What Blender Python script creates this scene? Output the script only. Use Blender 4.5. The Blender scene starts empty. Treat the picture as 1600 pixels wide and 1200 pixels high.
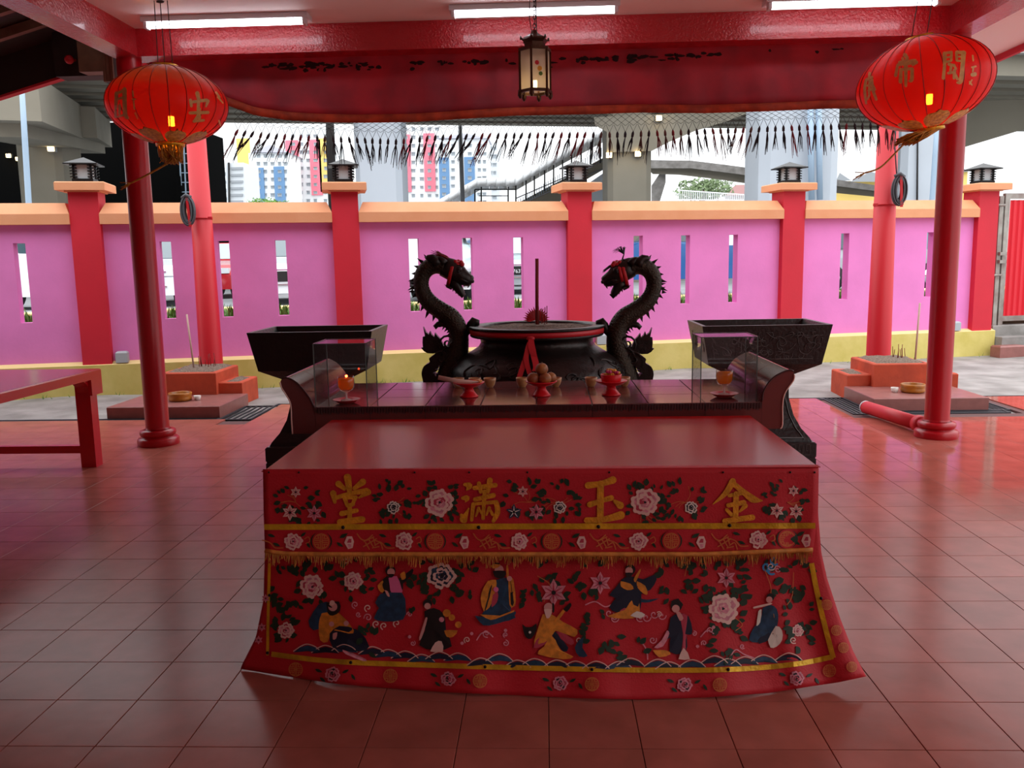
import bpy, bmesh, math, random
from mathutils import Vector, Matrix
PI = math.pi
random.seed(7)
scene = bpy.context.scene
col = scene.collection

# ------------------------------------------------------------------ camera
FPX = 1335.03                      # focal length in pixels of the 1600 x 1200 frame
PITCH, YAW, ROLL = 0.142685, 0.039214, -0.0176308
CAM = Vector((0.0019, -2.5724, 1.5631))
def _axes():
    cy, sy = math.cos(YAW), math.sin(YAW)
    f = Vector((-sy*math.cos(PITCH), cy*math.cos(PITCH), -math.sin(PITCH)))
    r = Vector((cy, sy, 0)); u = r.cross(f)
    return math.cos(ROLL)*r+math.sin(ROLL)*u, -math.sin(ROLL)*r+math.cos(ROLL)*u, f
RX, UX, FX = _axes()
cd = bpy.data.cameras.new('camera'); cam = bpy.data.objects.new('camera', cd); col.objects.link(cam)
cd.sensor_width = 36; cd.lens = FPX/1600*36; cd.clip_start = .05; cd.clip_end = 2000
m = Matrix.Identity(4)
for i in range(3):
    m[i][0] = RX[i]; m[i][1] = UX[i]; m[i][2] = -FX[i]; m[i][3] = CAM[i]
cam.matrix_world = m
scene.camera = cam

# ------------------------------------------------------------------ overcast sky, exposure
world = bpy.data.worlds.new('overcast'); scene.world = world; world.use_nodes = True
nt = world.node_tree; nt.nodes.clear()
wo = nt.nodes.new('ShaderNodeOutputWorld'); bg = nt.nodes.new('ShaderNodeBackground')
bg.inputs[0].default_value = (.95, .975, 1, 1); 
# standard overcast sky: three times as bright overhead as at the horizon
tcw = nt.nodes.new('ShaderNodeTexCoord'); sxw = nt.nodes.new('ShaderNodeSeparateXYZ'); clw = nt.nodes.new('ShaderNodeMath'); clw.operation = 'MAXIMUM'; clw.inputs[1].default_value = 0
LZ = 3.2
maw = nt.nodes.new('ShaderNodeMath'); maw.operation = 'MULTIPLY_ADD'; maw.inputs[1].default_value = LZ*2/3; maw.inputs[2].default_value = LZ/3
nt.links.new(tcw.outputs['Generated'], sxw.inputs[0]); nt.links.new(sxw.outputs['Z'], clw.inputs[0]); nt.links.new(clw.outputs[0], maw.inputs[0]); nt.links.new(maw.outputs[0], bg.inputs[1])
nt.links.new(bg.outputs[0], wo.inputs[0])
vs = scene.view_settings
vs.view_transform = 'Standard'; vs.look = 'None'; vs.exposure = 0.2; vs.gamma = 1; vs.use_curve_mapping = False

# ------------------------------------------------------------------ placing helpers: a point seen at (x, y) of the frame, at a known real depth or height
def ray(x, y): return FX + RX*((x-800)/FPX) + UX*((600-y)/FPX)
def at(x, y, Y): d = ray(x, y); return CAM + d*((Y-CAM.y)/d.y)
def atz(x, y, z): d = ray(x, y); return CAM + d*((z-CAM.z)/d.z)

# ------------------------------------------------------------------ mesh helpers
class MB:
    def __init__(s): s.v = []; s.f = []; s.mi = []; s.sm = []; s.cur = 0; s.smooth = False
    def add(s, vs, fs, smooth=None):
        b = len(s.v); s.v += [tuple(p) for p in vs]
        for f in fs:
            s.f.append([b+i for i in f]); s.mi.append(s.cur); s.sm.append(s.smooth if smooth is None else smooth)
        return s
    def box(s, x0, x1, y0, y1, z0, z1, M=None):
        vs = [Vector((x, y, z)) for z in (z0, z1) for y in (y0, y1) for x in (x0, x1)]
        if M: vs = [M @ p for p in vs]
        return s.add(vs, [(0,2,3,1),(4,5,7,6),(0,1,5,4),(2,6,7,3),(0,4,6,2),(1,3,7,5)], False)
    def bbox(s, x0, x1, y0, y1, z0, z1, c=.01, M=None):
        # box with chamfered top and vertical edges (cheap bevel)
        vs = []
        for z, k in ((z0, 0), (z1-c, 0), (z1, c)):
            for (x, y) in ((x0+k+c*(k==0)*0, y0+k), (x1-k, y0+k), (x1-k, y1-k), (x0+k, y1-k)): vs.append(Vector((x, y, z)))
        if M: vs = [M @ p for p in vs]
        fs = [(3,2,1,0),(8,9,10,11)]
        for a in (0, 4):
            for i in range(4): j = (i+1) % 4; fs.append((a+i, a+j, a+4+j, a+4+i))
        return s.add(vs, fs, False)
    def bar(s, a, b, w, h=None):
        a = Vector(a); b = Vector(b); h = h or w; d = (b-a).normalized()
        up = Vector((0,0,1)) if abs(d.z) < .95 else Vector((0,1,0))
        r = d.cross(up).normalized()*w/2; u = r.cross(d).normalized()*h/2
        vs = [p+q for p in (a, b) for q in (-r-u, r-u, r+u, -r+u)]
        return s.add(vs, [(0,3,2,1),(4,5,6,7)]+[(i,(i+1)%4,4+(i+1)%4,4+i) for i in range(4)], False)
    def tube(s, pts, rad, n=8, caps=True, sq=1):
        pts = [Vector(p) for p in pts]; k = len(pts)
        rs = rad if isinstance(rad, (list, tuple)) else [rad]*k
        t0 = (pts[1]-pts[0]).normalized()
        up = Vector((0,0,1)) if abs(t0.z) < .9 else Vector((0,1,0))
        r = t0.cross(up).normalized(); vs = []
        for i, p in enumerate(pts):
            t = (pts[min(i+1,k-1)]-pts[max(i-1,0)]).normalized()
            r = (r - t*r.dot(t)).normalized(); u = t.cross(r)
            for j in range(n):
                a = 2*PI*j/n; vs.append(p + r*(math.cos(a)*rs[i]) + u*(math.sin(a)*rs[i]*sq))
        fs = [(i*n+j, i*n+(j+1)%n, (i+1)*n+(j+1)%n, (i+1)*n+j) for i in range(k-1) for j in range(n)]
        if caps: fs += [tuple(range(n))[::-1], tuple((k-1)*n+j for j in range(n))]
        return s.add(vs, fs, True)
    def lathe(s, prof, n=24, c=(0,0,0), M=None, close=False, sy=1, a0=0):
        vs = []; c = Vector(c)
        for (r, z) in prof:
            for j in range(n):
                a = a0+2*PI*j/n; p = Vector((r*math.cos(a), sy*r*math.sin(a), z))
                vs.append((M @ p if M else p)+c)
        k = len(prof)
        fs = [(i*n+j, i*n+(j+1)%n, (i+1)*n+(j+1)%n, (i+1)*n+j) for i in range(k-1) for j in range(n)]
        if prof[0][0] > 1e-6 and close: fs.append(tuple(range(n))[::-1])
        if prof[-1][0] > 1e-6 and close: fs.append(tuple((k-1)*n+j for j in range(n)))
        return s.add(vs, fs, True)
    def prism(s, poly, a, b, fn=None, smooth=False):
        # polygon (list of 2D) extruded between depths a, b; fn(p, q, depth) -> 3D
        fn = fn or (lambda p, q, d: Vector((p, d, q))); n = len(poly)
        vs = [fn(p, q, a) for p, q in poly]+[fn(p, q, b) for p, q in poly]
        s.add(vs, [tuple(range(n)), tuple(range(2*n-1, n-1, -1))], False)
        s.add(vs, [(i, n+i, n+(i+1) % n, (i+1) % n) for i in range(n)], smooth)
        return s
    def ball(s, c, r, n=12, m_=8, sx=1, sy=1, sz=1):
        c = Vector(c); vs = [c+Vector((0,0,r*sz))]
        for i in range(1, m_):
            t = PI*i/m_
            for j in range(n): a = 2*PI*j/n; vs.append(c+Vector((r*sx*math.sin(t)*math.cos(a), r*sy*math.sin(t)*math.sin(a), r*sz*math.cos(t))))
        vs.append(c-Vector((0,0,r*sz))); L = len(vs)-1
        fs = [(0, 1+j, 1+(j+1)%n) for j in range(n)]
        for i in range(m_-2):
            for j in range(n): a = 1+i*n; fs.append((a+j, a+n+j, a+n+(j+1)%n, a+(j+1)%n))
        a = 1+(m_-2)*n; fs += [(L, a+(j+1)%n, a+j) for j in range(n)]
        return s.add(vs, fs, True)
    def fan(s, pts, c=None):
        # flat-ish polygon filled from its centre
        pts = [Vector(p) for p in pts]; n = len(pts)
        c = Vector(c) if c is not None else sum(pts, Vector())/n
        return s.add(pts+[c], [(i, (i+1) % n, n) for i in range(n)], False)
    def strip(s, A, B):
        n = len(A); return s.add(list(A)+list(B), [(i, i+1, n+i+1, n+i) for i in range(n-1)])
    def grid(s, P, smooth=True):
        h = len(P); w = len(P[0]); vs = [p for r in P for p in r]
        return s.add(vs, [(i*w+j, i*w+j+1, (i+1)*w+j+1, (i+1)*w+j) for i in range(h-1) for j in range(w-1)], smooth)
    def mesh(s, name, mats):
        me = bpy.data.meshes.new(name); me.from_pydata(s.v, [], s.f)
        for mt in (mats if isinstance(mats, (list, tuple)) else [mats]): me.materials.append(MT[mt] if isinstance(mt, str) else mt)
        me.polygons.foreach_set('material_index', s.mi); me.polygons.foreach_set('use_smooth', s.sm)
        me.update(); return me
    def build(s, name, mats, parent=None, fix=True):
        me = s.mesh(name, mats)
        if fix:
            bm = bmesh.new(); bm.from_mesh(me); bmesh.ops.recalc_face_normals(bm, faces=bm.faces); bm.to_mesh(me); bm.free()
        return link(name, me, parent)
def link(name, me, parent=None):
    o = bpy.data.objects.new(name, me); col.objects.link(o)
    if parent: o.parent = parent; o.matrix_parent_inverse = parent.matrix_basis.inverted()
    return o
def empty(name, loc=(0,0,0), rz=0):
    o = bpy.data.objects.new(name, None); col.objects.link(o); o.location = loc; o.rotation_euler.z = rz; o.empty_display_size = .1
    return o
def tag(o, label=None, cat=None, group=None, kind=None):
    if label: o['label'] = label
    if cat: o['category'] = cat
    if group: o['group'] = group
    if kind: o['kind'] = kind
    return o
def thing(name, label, cat, loc=(0,0,0), rz=0, group=None): return tag(empty(name, loc, rz), label, cat, group)
def copy_tree(o, parent=None):
    c = o.copy(); col.objects.link(c)
    if parent: c.parent = parent
    for ch in o.children: copy_tree(ch, c)
    return c
def struct(o): o['kind'] = 'structure'; return o
def lerp(a, b, t): return a+(b-a)*t
def interp(tab, x):
    if x <= tab[0][0]: return tab[0][1]
    for (a, b), (c, d) in zip(tab, tab[1:]):
        if x <= c: return b+(d-b)*(x-a)/(c-a)
    return tab[-1][1]
def smooth_path(pts, k=6):
    # Catmull-Rom through tuples
    out = []; n = len(pts)
    for i in range(n-1):
        p0, p1, p2, p3 = pts[max(i-1,0)], pts[i], pts[i+1], pts[min(i+2,n-1)]
        for j in range(k):
            t = j/k
            out.append(tuple(.5*((2*b)+(-a+c)*t+(2*a-5*b+4*c-d)*t*t+(-a+3*b-3*c+d)*t**3) for a, b, c, d in zip(p0, p1, p2, p3)))
    out.append(tuple(pts[-1])); return out

# ------------------------------------------------------------------ materials
MT = {}
def lin(c):
    if isinstance(c, str): c = [int(c[i:i+2], 16)/255 for i in (0, 2, 4)]
    return [(x/12.92 if x <= .04045 else ((x+.055)/1.055)**2.4) for x in c]
def mat(name, c, rough=.5, metal=0, bump=0, bs=40, var=0, vs=3, spec=.5, c2=None, emit=None, es=0, coat=0, detail=4, stretch=None, rand=0, rv=0, wp=False):
    m = bpy.data.materials.new(name); m.use_nodes = True; nt = m.node_tree; N = nt.nodes; Lk = nt.links
    b = N['Principled BSDF']; c1 = lin(c)
    b.inputs['Base Color'].default_value = (*c1, 1); b.inputs['Roughness'].default_value = rough; b.inputs['Metallic'].default_value = metal
    b.inputs['Specular IOR Level'].default_value = spec
    if coat: b.inputs['Coat Weight'].default_value = coat; b.inputs['Coat Roughness'].default_value = .08
    tc = mp = None
    if bump or var or c2 or rv:
        tc = N.new('ShaderNodeTexCoord'); mp = N.new('ShaderNodeMapping'); Lk.new(N.new('ShaderNodeNewGeometry').outputs['Position'] if wp else tc.outputs['Object'], mp.inputs[0])
        if stretch: mp.inputs['Scale'].default_value = stretch
    if var or c2:
        nz = N.new('ShaderNodeTexNoise'); nz.inputs['Scale'].default_value = vs; nz.inputs['Detail'].default_value = detail; Lk.new(mp.outputs[0], nz.inputs['Vector'])
        rp = N.new('ShaderNodeValToRGB'); Lk.new(nz.outputs['Fac'], rp.inputs[0])
        a = c1; d = lin(c2) if c2 else [min(1, x*(1+var)) for x in c1]
        if not c2: a = [x*(1-var) for x in c1]
        rp.color_ramp.elements[0].position = .35; rp.color_ramp.elements[1].position = .65
        rp.color_ramp.elements[0].color = (*a, 1); rp.color_ramp.elements[1].color = (*d, 1)
        out = rp.outputs[0]
        if rand:
            oi = N.new('ShaderNodeObjectInfo'); hs = N.new('ShaderNodeHueSaturation'); mr = N.new('ShaderNodeMapRange')
            mr.inputs[3].default_value = 1-rand; mr.inputs[4].default_value = 1+rand
            Lk.new(oi.outputs['Random'], mr.inputs[0]); Lk.new(mr.outputs[0], hs.inputs['Value']); Lk.new(out, hs.inputs['Color']); out = hs.outputs[0]
        Lk.new(out, b.inputs['Base Color'])
    if rv:
        n3 = N.new('ShaderNodeTexNoise'); n3.inputs['Scale'].default_value = vs*.6; Lk.new(mp.outputs[0], n3.inputs['Vector'])
        mr = N.new('ShaderNodeMapRange'); mr.inputs[1].default_value = .3; mr.inputs[2].default_value = .7
        mr.inputs[3].default_value = max(.02, rough-rv); mr.inputs[4].default_value = rough+rv
        Lk.new(n3.outputs['Fac'], mr.inputs[0]); Lk.new(mr.outputs[0], b.inputs['Roughness'])
    if bump:
        n2 = N.new('ShaderNodeTexNoise'); n2.inputs['Scale'].default_value = bs; n2.inputs['Detail'].default_value = 5; Lk.new(mp.outputs[0], n2.inputs['Vector'])
        bp = N.new('ShaderNodeBump'); bp.inputs['Strength'].default_value = bump; bp.inputs['Distance'].default_value = .01
        Lk.new(n2.outputs['Fac'], bp.inputs['Height']); Lk.new(bp.outputs[0], b.inputs['Normal'])
    if emit: b.inputs['Emission Color'].default_value = (*lin(emit), 1); b.inputs['Emission Strength'].default_value = es
    MT[name] = m; return m
def glassy(name, c, transp=.9, rough=.02, glossy=.1):
    # thin pane: mostly lets light through, reflects by fresnel
    m = bpy.data.materials.new(name); m.use_nodes = True; N = m.node_tree.nodes; Lk = m.node_tree.links; N.clear()
    o = N.new('ShaderNodeOutputMaterial'); t = N.new('ShaderNodeBsdfTransparent'); g = N.new('ShaderNodeBsdfGlossy'); mx = N.new('ShaderNodeMixShader'); lw = N.new('ShaderNodeLayerWeight'); lw.inputs[0].default_value = .5; pw = N.new('ShaderNodeMath'); pw.operation = 'POWER'; pw.inputs[1].default_value = 4; fr = N.new('ShaderNodeMath'); fr.operation = 'MULTIPLY_ADD'; fr.inputs[1].default_value = .8; fr.inputs[2].default_value = .05
    Lk.new(lw.outputs['Facing'], pw.inputs[0]); Lk.new(pw.outputs[0], fr.inputs[0]); t.inputs[0].default_value = (*lin(c), 1); g.inputs['Roughness'].default_value = rough
    Lk.new(fr.outputs[0], mx.inputs[0]); Lk.new(t.outputs[0], mx.inputs[1]); Lk.new(g.outputs[0], mx.inputs[2]); Lk.new(mx.outputs[0], o.inputs[0])
    MT[name] = m; return m
def fabric_lamp(name, c, tr=.2, tl=.5, dust=None):
    # thin silk: part diffuse, part translucent, a little see-through
    m = bpy.data.materials.new(name); m.use_nodes = True; N = m.node_tree.nodes; Lk = m.node_tree.links; N.clear()
    o = N.new('ShaderNodeOutputMaterial'); d = N.new('ShaderNodeBsdfPrincipled'); t = N.new('ShaderNodeBsdfTranslucent'); p = N.new('ShaderNodeBsdfTransparent')
    a = N.new('ShaderNodeMixShader'); b = N.new('ShaderNodeMixShader'); L_ = lin(c)
    d.inputs['Base Color'].default_value = (*L_, 1); d.inputs['Roughness'].default_value = .45
    t.inputs[0].default_value = (*L_, 1); p.inputs[0].default_value = (1, L_[1]*2+.12, L_[2]*2+.03, 1)
    if dust:
        g = N.new('ShaderNodeNewGeometry'); sx = N.new('ShaderNodeSeparateXYZ'); mr = N.new('ShaderNodeMapRange'); mc = N.new('ShaderNodeMix'); mc.data_type = 'RGBA'
        nz = N.new('ShaderNodeTexNoise'); nz.inputs['Scale'].default_value = 14; ad = N.new('ShaderNodeMath'); ad.operation = 'MULTIPLY_ADD'; ad.inputs[1].default_value = .08
        Lk.new(g.outputs['Position'], sx.inputs[0]); Lk.new(nz.outputs['Fac'], ad.inputs[0]); Lk.new(sx.outputs['Z'], ad.inputs[2]); Lk.new(ad.outputs[0], mr.inputs[0])
        mr.inputs[1].default_value = dust[0]; mr.inputs[2].default_value = dust[1]; mr.inputs[4].default_value = .75
        Lk.new(mr.outputs[0], mc.inputs[0]); mc.inputs[6].default_value = (*L_, 1); mc.inputs[7].default_value = (*lin('8a7a70'), 1); Lk.new(mc.outputs[2], d.inputs['Base Color']); Lk.new(mc.outputs[2], t.inputs[0])
    a.inputs[0].default_value = tl; b.inputs[0].default_value = tr
    Lk.new(d.outputs[0], a.inputs[1]); Lk.new(t.outputs[0], a.inputs[2]); Lk.new(a.outputs[0], b.inputs[1]); Lk.new(p.outputs[0], b.inputs[2]); Lk.new(b.outputs[0], o.inputs[0])
    MT[name] = m; return m

mat('tile', 'ac6054', .24, bump=.06, bs=14, c2='9a564a', vs=5, rand=.07, spec=.2, wp=True)
def wet_patch(name, dry, wet):
    # rain blown in from the open side leaves the paving there wet and shinier
    m = MT[name]; N = m.node_tree.nodes; Lk = m.node_tree.links; b = N['Principled BSDF']; g = N.new('ShaderNodeNewGeometry'); s = N.new('ShaderNodeSeparateXYZ'); nz = N.new('ShaderNodeTexNoise'); nz.inputs['Scale'].default_value = 1.3
    a = N.new('ShaderNodeMath'); a.operation = 'MULTIPLY_ADD'; a.inputs[1].default_value = 1.6; r = N.new('ShaderNodeMapRange'); r.inputs[1].default_value = 4.3; r.inputs[2].default_value = 5.6; r.inputs[3].default_value = dry; r.inputs[4].default_value = wet
    Lk.new(g.outputs['Position'], s.inputs[0]); Lk.new(g.outputs['Position'], nz.inputs['Vector']); Lk.new(nz.outputs['Fac'], a.inputs[0]); xy = N.new('ShaderNodeMath'); xy.operation = 'MULTIPLY_ADD'; xy.inputs[1].default_value = .45; Lk.new(s.outputs['Y'], xy.inputs[0]); Lk.new(s.outputs['X'], xy.inputs[2]); Lk.new(xy.outputs[0], a.inputs[2]); Lk.new(a.outputs[0], r.inputs[0]); Lk.new(r.outputs[0], b.inputs['Roughness'])
wet_patch('tile', .23, .07)
mat('grout', '5c3836', .8)
mat('plaster', 'f0e2de', .7, bump=.05, bs=80)
mat('beam_red', 'b4121e', .22, bump=.8, bs=55, spec=.7, coat=.3)
mat('col_red', 'ac0e1a', .28, bump=.06, bs=30, spec=.4)
mat('pipe_red', 'c81626', .5, bump=.04, bs=10)
mat('wall_pink', 'e280c3', .75, bump=.12, bs=30, var=.05, vs=2)
mat('wall_red', 'c81a30', .65, bump=.1, bs=30, var=.05, vs=2)
mat('orange', 'd89468', .7, bump=.1, bs=60, c2='dc9a70', vs=4)
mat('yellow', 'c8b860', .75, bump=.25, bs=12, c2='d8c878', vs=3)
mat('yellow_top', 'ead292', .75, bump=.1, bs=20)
mat('concrete', '7c7874', .85, bump=.5, bs=18, c2='9c9894', vs=2.5, detail=9)
mat('concrete_dark', '807a6c', .9, bump=.15, bs=8, c2='8c8678', vs=.4)
mat('concrete_skylit', 'b9c0c8', .85, bump=.1, bs=5, var=.06, vs=.3)  # paler, bluer concrete: open sky light on the piers is put into the colour
mat('asphalt', '8c8f92', .9, bump=.2, bs=30, var=.08, vs=1)
mat('soil', '5a4a38', .95, bump=.5, bs=20, var=.2)
mat('leaf', '6f9a35', .6, c2='4d7a28', vs=9)
mat('tree', '5c7048', .8, c2='7c8f66', vs=2)
mat('bronze', '241d1b', .38, metal=.6, bump=.35, bs=35, c2='332a27', vs=6)
mat('bronze_scale', '2a2019', .42, metal=.6, bump=1.0, bs=75, c2='3a2f22', vs=60)
mat('granite', '120f0f', .35, bump=.4, bs=40, c2='181414', vs=20)
mat('carve', '4a4442', .5, bump=.1, bs=40)
mat('ash', '8a7868', .95, bump=1, bs=120, c2='5a4a40', vs=60)
mat('ribbon', 'c01220', .5, bump=.05, bs=30)
mat('altar_tile', '6f3634', .12, c2='64302f', vs=6, spec=.6, rand=.05)
mat('altar_edge', '3a1a1a', .4)
mat('lacquer', 'b8181a', .2, bump=.05, bs=60, spec=.14)
mat('table_red', 'c4101c', .22, bump=.03, bs=30, spec=.6)
mat('cloth_red', 'c01222', .6, bump=.15, bs=140)
mat('cloth_dark', '8a0c16', .6, bump=.15, bs=140)
mat('gold_thread', 'd8941c', .45, bump=.3, bs=120, var=.2, vs=30, metal=.2)
mat('gold_band', 'd9a81e', .35, bump=.3, bs=60, var=.25, vs=12, metal=.35)
mat('fringe', 'd0883a', .6, var=.2, vs=40)
mat('th_green', '12301a', .6); mat('th_pink', 'd98a98', .6, var=.2, vs=60); mat('th_pale', 'e8c0b4', .6); mat('th_rose', 'b83a50', .6)
mat('th_blue', '173a55', .6, var=.3, vs=50); mat('th_navy', '0e1830', .6); mat('th_white', 'e6ddd0', .6); mat('th_black', '120c0c', .6)
mat('th_orange', 'd98828', .6, var=.2, vs=50); mat('th_skin', 'd99a94', .6); mat('th_flesh', 'e06a9a', .6); mat('th_line', 'c96a34', .6); mat('th_sky', '3a8ac0', .6)
mat('valance', 'cc4c5a', .7, bump=.1, bs=20, c2='a84854', vs=3, detail=6)
mat('valance_hem', 'd0603c', .7, bump=.1, bs=20, c2='a84c34', vs=9)
mat('grime', '2a1214', .9)
mat('tassel_dark', '201820', .7); mat('tassel_red', '7a1420', .7); mat('tassel_brown', '5a3a30', .7); mat('net', '2c2628', .8)
mat('gold_paint', 'cca058', .5, var=.15, vs=30); mat('gold_foil', 'e8b850', .4, metal=0, bump=.6, bs=60, c2='b87828', vs=40)
mat('rib', '7a1410', .5); mat('rib_gold', 'd8a060', .35, metal=.5); mat('tassel_gold', 'b07818', .6, var=.3, vs=40)
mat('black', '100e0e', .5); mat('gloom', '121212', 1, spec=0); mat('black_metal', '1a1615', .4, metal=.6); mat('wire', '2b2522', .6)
mat('grey_metal', '6a6c70', .4, metal=.7); mat('galv', 'a8a49c', .45, metal=.5, bump=.2, bs=20, c2='8a7a74', vs=5)
mat('white_paint', 'eceef0', .4); mat('white_plastic', 'd8dade', .4); mat('grey_box', 'a9b0b4', .5)
mat('tube_light', 'ffffff', .4, emit='f4f6ff', es=8)
mat('bulb', 'ffd080', .4, emit='ffb040', es=100)
mat('bulb_white', 'fff0d0', .4, emit='ffdc98', es=14)
mat('lamp_brass', '4a3020', .4, metal=.7, bump=.3, bs=60)
mat('clay', 'b8731e', .35, bump=.15, bs=40, c2='8a5214', vs=8)
mat('terracotta', 'c8502e', .75, bump=.25, bs=25, c2='b04428', vs=5)
mat('slab_tile', '8f5a54', .35, bump=.1, bs=30, var=.1, vs=10)
mat('drain', '33343a', .6, metal=.3, bump=.1)
mat('ceramic', 'c08a5a', .3, var=.15, vs=30); mat('ceramic_white', 'e4ddd4', .3)
mat('red_plastic', 'd81420', .35, spec=.3); mat('fruit', 'a86a32', .5, bump=.2, bs=60, c2='8a4a2a', vs=20)
mat('flame', 'ff6030', .4, emit='ff5020', es=30)
mat('petal_pink', 'c01858', .5); mat('petal_yellow', 'e0a020', .5)
mat('incense', '7a1a14', .7); mat('incense_pale', 'c8a89a', .7); mat('wood', '7c5c46', .6, bump=.2, bs=20, var=.2, vs=6)
mat('wood_dark', '2a1a14', .7, bump=.2, bs=20, var=.2, vs=3)
mat('cable', '4a4e54', .5); mat('gate_red', 'd8182c', .45)
mat('steel_blue', '9ab0c4', .5)
glassy('acrylic', 'f0eef0'); glassy('goblet', 'fff4e8'); 
def sheer(name, c, tr, tl):
    # thin material that passes scattered light; tr of it see-through
    m = mat(name, c, .6); N = m.node_tree.nodes; Lk = m.node_tree.links; b = N['Principled BSDF']; o = N['Material Output']
    t = N.new('ShaderNodeBsdfTranslucent'); p = N.new('ShaderNodeBsdfTransparent'); x1 = N.new('ShaderNodeMixShader'); x2 = N.new('ShaderNodeMixShader')
    t.inputs[0].default_value = (*lin(c), 1); x1.inputs[0].default_value = tl; x2.inputs[0].default_value = tr
    Lk.new(b.outputs[0], x1.inputs[1]); Lk.new(t.outputs[0], x1.inputs[2]); Lk.new(x1.outputs[0], x2.inputs[1]); Lk.new(p.outputs[0], x2.inputs[2]); Lk.new(x2.outputs[0], o.inputs[0]); return m
def add_translucent(name, tl):
    m = MT[name]; N = m.node_tree.nodes; Lk = m.node_tree.links; b = N['Principled BSDF']; o = N['Material Output']; t = N.new('ShaderNodeBsdfTranslucent'); x = N.new('ShaderNodeMixShader')
    src = b.inputs['Base Color'].links[0].from_socket; Lk.new(src, t.inputs[0]); x.inputs[0].default_value = tl; Lk.new(b.outputs[0], x.inputs[1]); Lk.new(t.outputs[0], x.inputs[2]); Lk.new(x.outputs[0], o.inputs[0])
add_translucent('valance', .55); add_translucent('valance_hem', .55)
sheer('haze_glass', 'd8cdbc', .25, .6); sheer('oil', 'f0a010', .2, .7); sheer('glass_stem', 'efeae4', .45, .3)
mat('acrylic_edge', '5a6a66', .15)
for nm, c in (('car_white', 'e9ecf0'), ('car_red', 'c8202c'), ('car_blue', '1d5f9c'), ('car_silver', 'a9b0b6'), ('car_dark', '2c2f36')): mat(nm, c, .2, coat=.6)
mat('car_glass', '3c5058', .08, spec=.8); mat('car_glass_light', 'b8d4d8', .1); mat('tyre', '1a1a1c', .8); mat('chrome', 'd8dadc', .15, metal=.9); mat('headlight', 'e8eef2', .1)
for nm, c in (('b_white', 'eceff0'), ('b_pink', 'ee7f90'), ('b_blue', '6a90b8'), ('b_yellow', 'f0d078'), ('b_grey', 'd5dade'), ('b_slat', '9a9fa4'), ('b_roof', 'c8c8d4'), ('b_red', 'c89a98')): mat(nm, c, .8)
mat('b_window', '9aa2a8', .5); mat('b_glass', 'b8cce0', .3)

# ================================================================== the setting
WA = math.radians(13.91); WE = Vector((math.cos(WA), math.sin(WA), 0)); WN = Vector((-math.sin(WA), math.cos(WA), 0)); W0 = Vector((0, 9.299, 0))
def wp(s, off, z): return W0 + WE*s + WN*off + Vector((0, 0, z))        # along the compound wall, behind its face, height
WM = Matrix.Translation(W0) @ Matrix.Rotation(WA, 4, 'Z')                 # local x along the wall, y behind it

# ---- floor: grout bed and square tiles laid 30 cm apart
T = .3
def floor_ok(i, j):
    x0, x1, y1 = i*T, (i+1)*T, (j+1)*T
    if y1 <= 5.93: return True
    if -3.0 <= x0 and x1 <= 3.1: return y1 <= 6.91
    if x0 >= 4.8: return y1 <= 6.91
    return x1 < -3.2 and y1 <= 6.01
fl = MB(); fl.box(-9, 9, -7, 5.93, -.12, -.012); fl.box(-3.0, 3.1, 5.93, 6.83, -.12, -.012); fl.box(4.72, 9, 5.93, 6.83, -.12, -.012)
floor = struct(fl.build('floor', 'grout'))
tmb = MB(); tmb.bbox(.0013, T-.0013, .0013, T-.0013, -.02, 0, .0012); tme = tmb.mesh('tile', 'tile')
cells = []
for i in range(-30, 30):
    for j in range(-3, 23):
        if floor_ok(i, j):
            p = Vector(((i+.5)*T, (j+.5)*T, 0)); d = p-CAM; dep = d.dot(FX)
            vis = dep > .3 and abs(d.dot(RX)/dep*FPX) < 900 and abs(d.dot(UX)/dep*FPX) < 700
            hid = -1.0 < p.x < 1.0 and .6 < p.y < 3.5
            cells.append(((0 if vis and not hid else 1), d.length, i, j))
cells.sort()
rest = MB()
for k, (h, d, i, j) in enumerate(cells):
    if k < 300 and h == 0:
        o = link('tile', tme, floor); o.location = (i*T, j*T, 0)
    else:
        M_ = Matrix.Translation((i*T, j*T, 0)); rest.bbox(.0013, T-.0013, .0013, T-.0013, -.02, 0, .0012, M=M_)
for i in range(-30, 30):
    for j in range(-22, -3): rest.add([(i*T+.002, j*T+.002, 0), ((i+1)*T-.002, j*T+.002, 0), ((i+1)*T-.002, (j+1)*T-.002, 0), (i*T+.002, (j+1)*T-.002, 0)], [(0,1,2,3)])
tag(rest.build('tile_paving', 'tile', floor), kind='stuff')

# ---- concrete yard between the hall and the compound wall
y = MB(); P = []
for a in range(26):
    row = []
    for b in range(61):
        X = lerp(-14, 16, b/60); t = a/25; Yb = W0.y+math.tan(WA)*X+.05
        Ya = 5.95; Y = lerp(Ya, max(Yb, Ya+.3), t)
        z = -.035+.03*math.sin(X*2.1+Y*3)*math.sin(X*.7-Y*1.3)*min(1, t*4)*.5+(.02 if t > .2 else 0)*t
        row.append((X, Y, z))
    P.append(row)
y.grid(P); struct(y.build('ground_yard', 'concrete'))

# ---- ceiling slab and red beams
c = MB(); c.prism([(-3.8,-7),(4.56,-7),(4.56,6.72),(-3.8,6.15)], 3.52, 3.72, lambda p, q, d: Vector((p, q, d))); struct(c.build('ceiling', 'plaster'))
b = MB(); b.box(-3.35, 3.27, 4.72, 4.92, 3.3, 3.525); struct(b.build('trim_1', 'beam_red'))
b = MB(); b.box(-3.56, -3.35, -7, 4.95, 3.3, 3.525); struct(b.build('trim_2', 'beam_red'))
b = MB(); b.box(3.27, 3.47, -7, 4.95, 3.3, 3.525); struct(b.build('trim_3', 'beam_red'))
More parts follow.
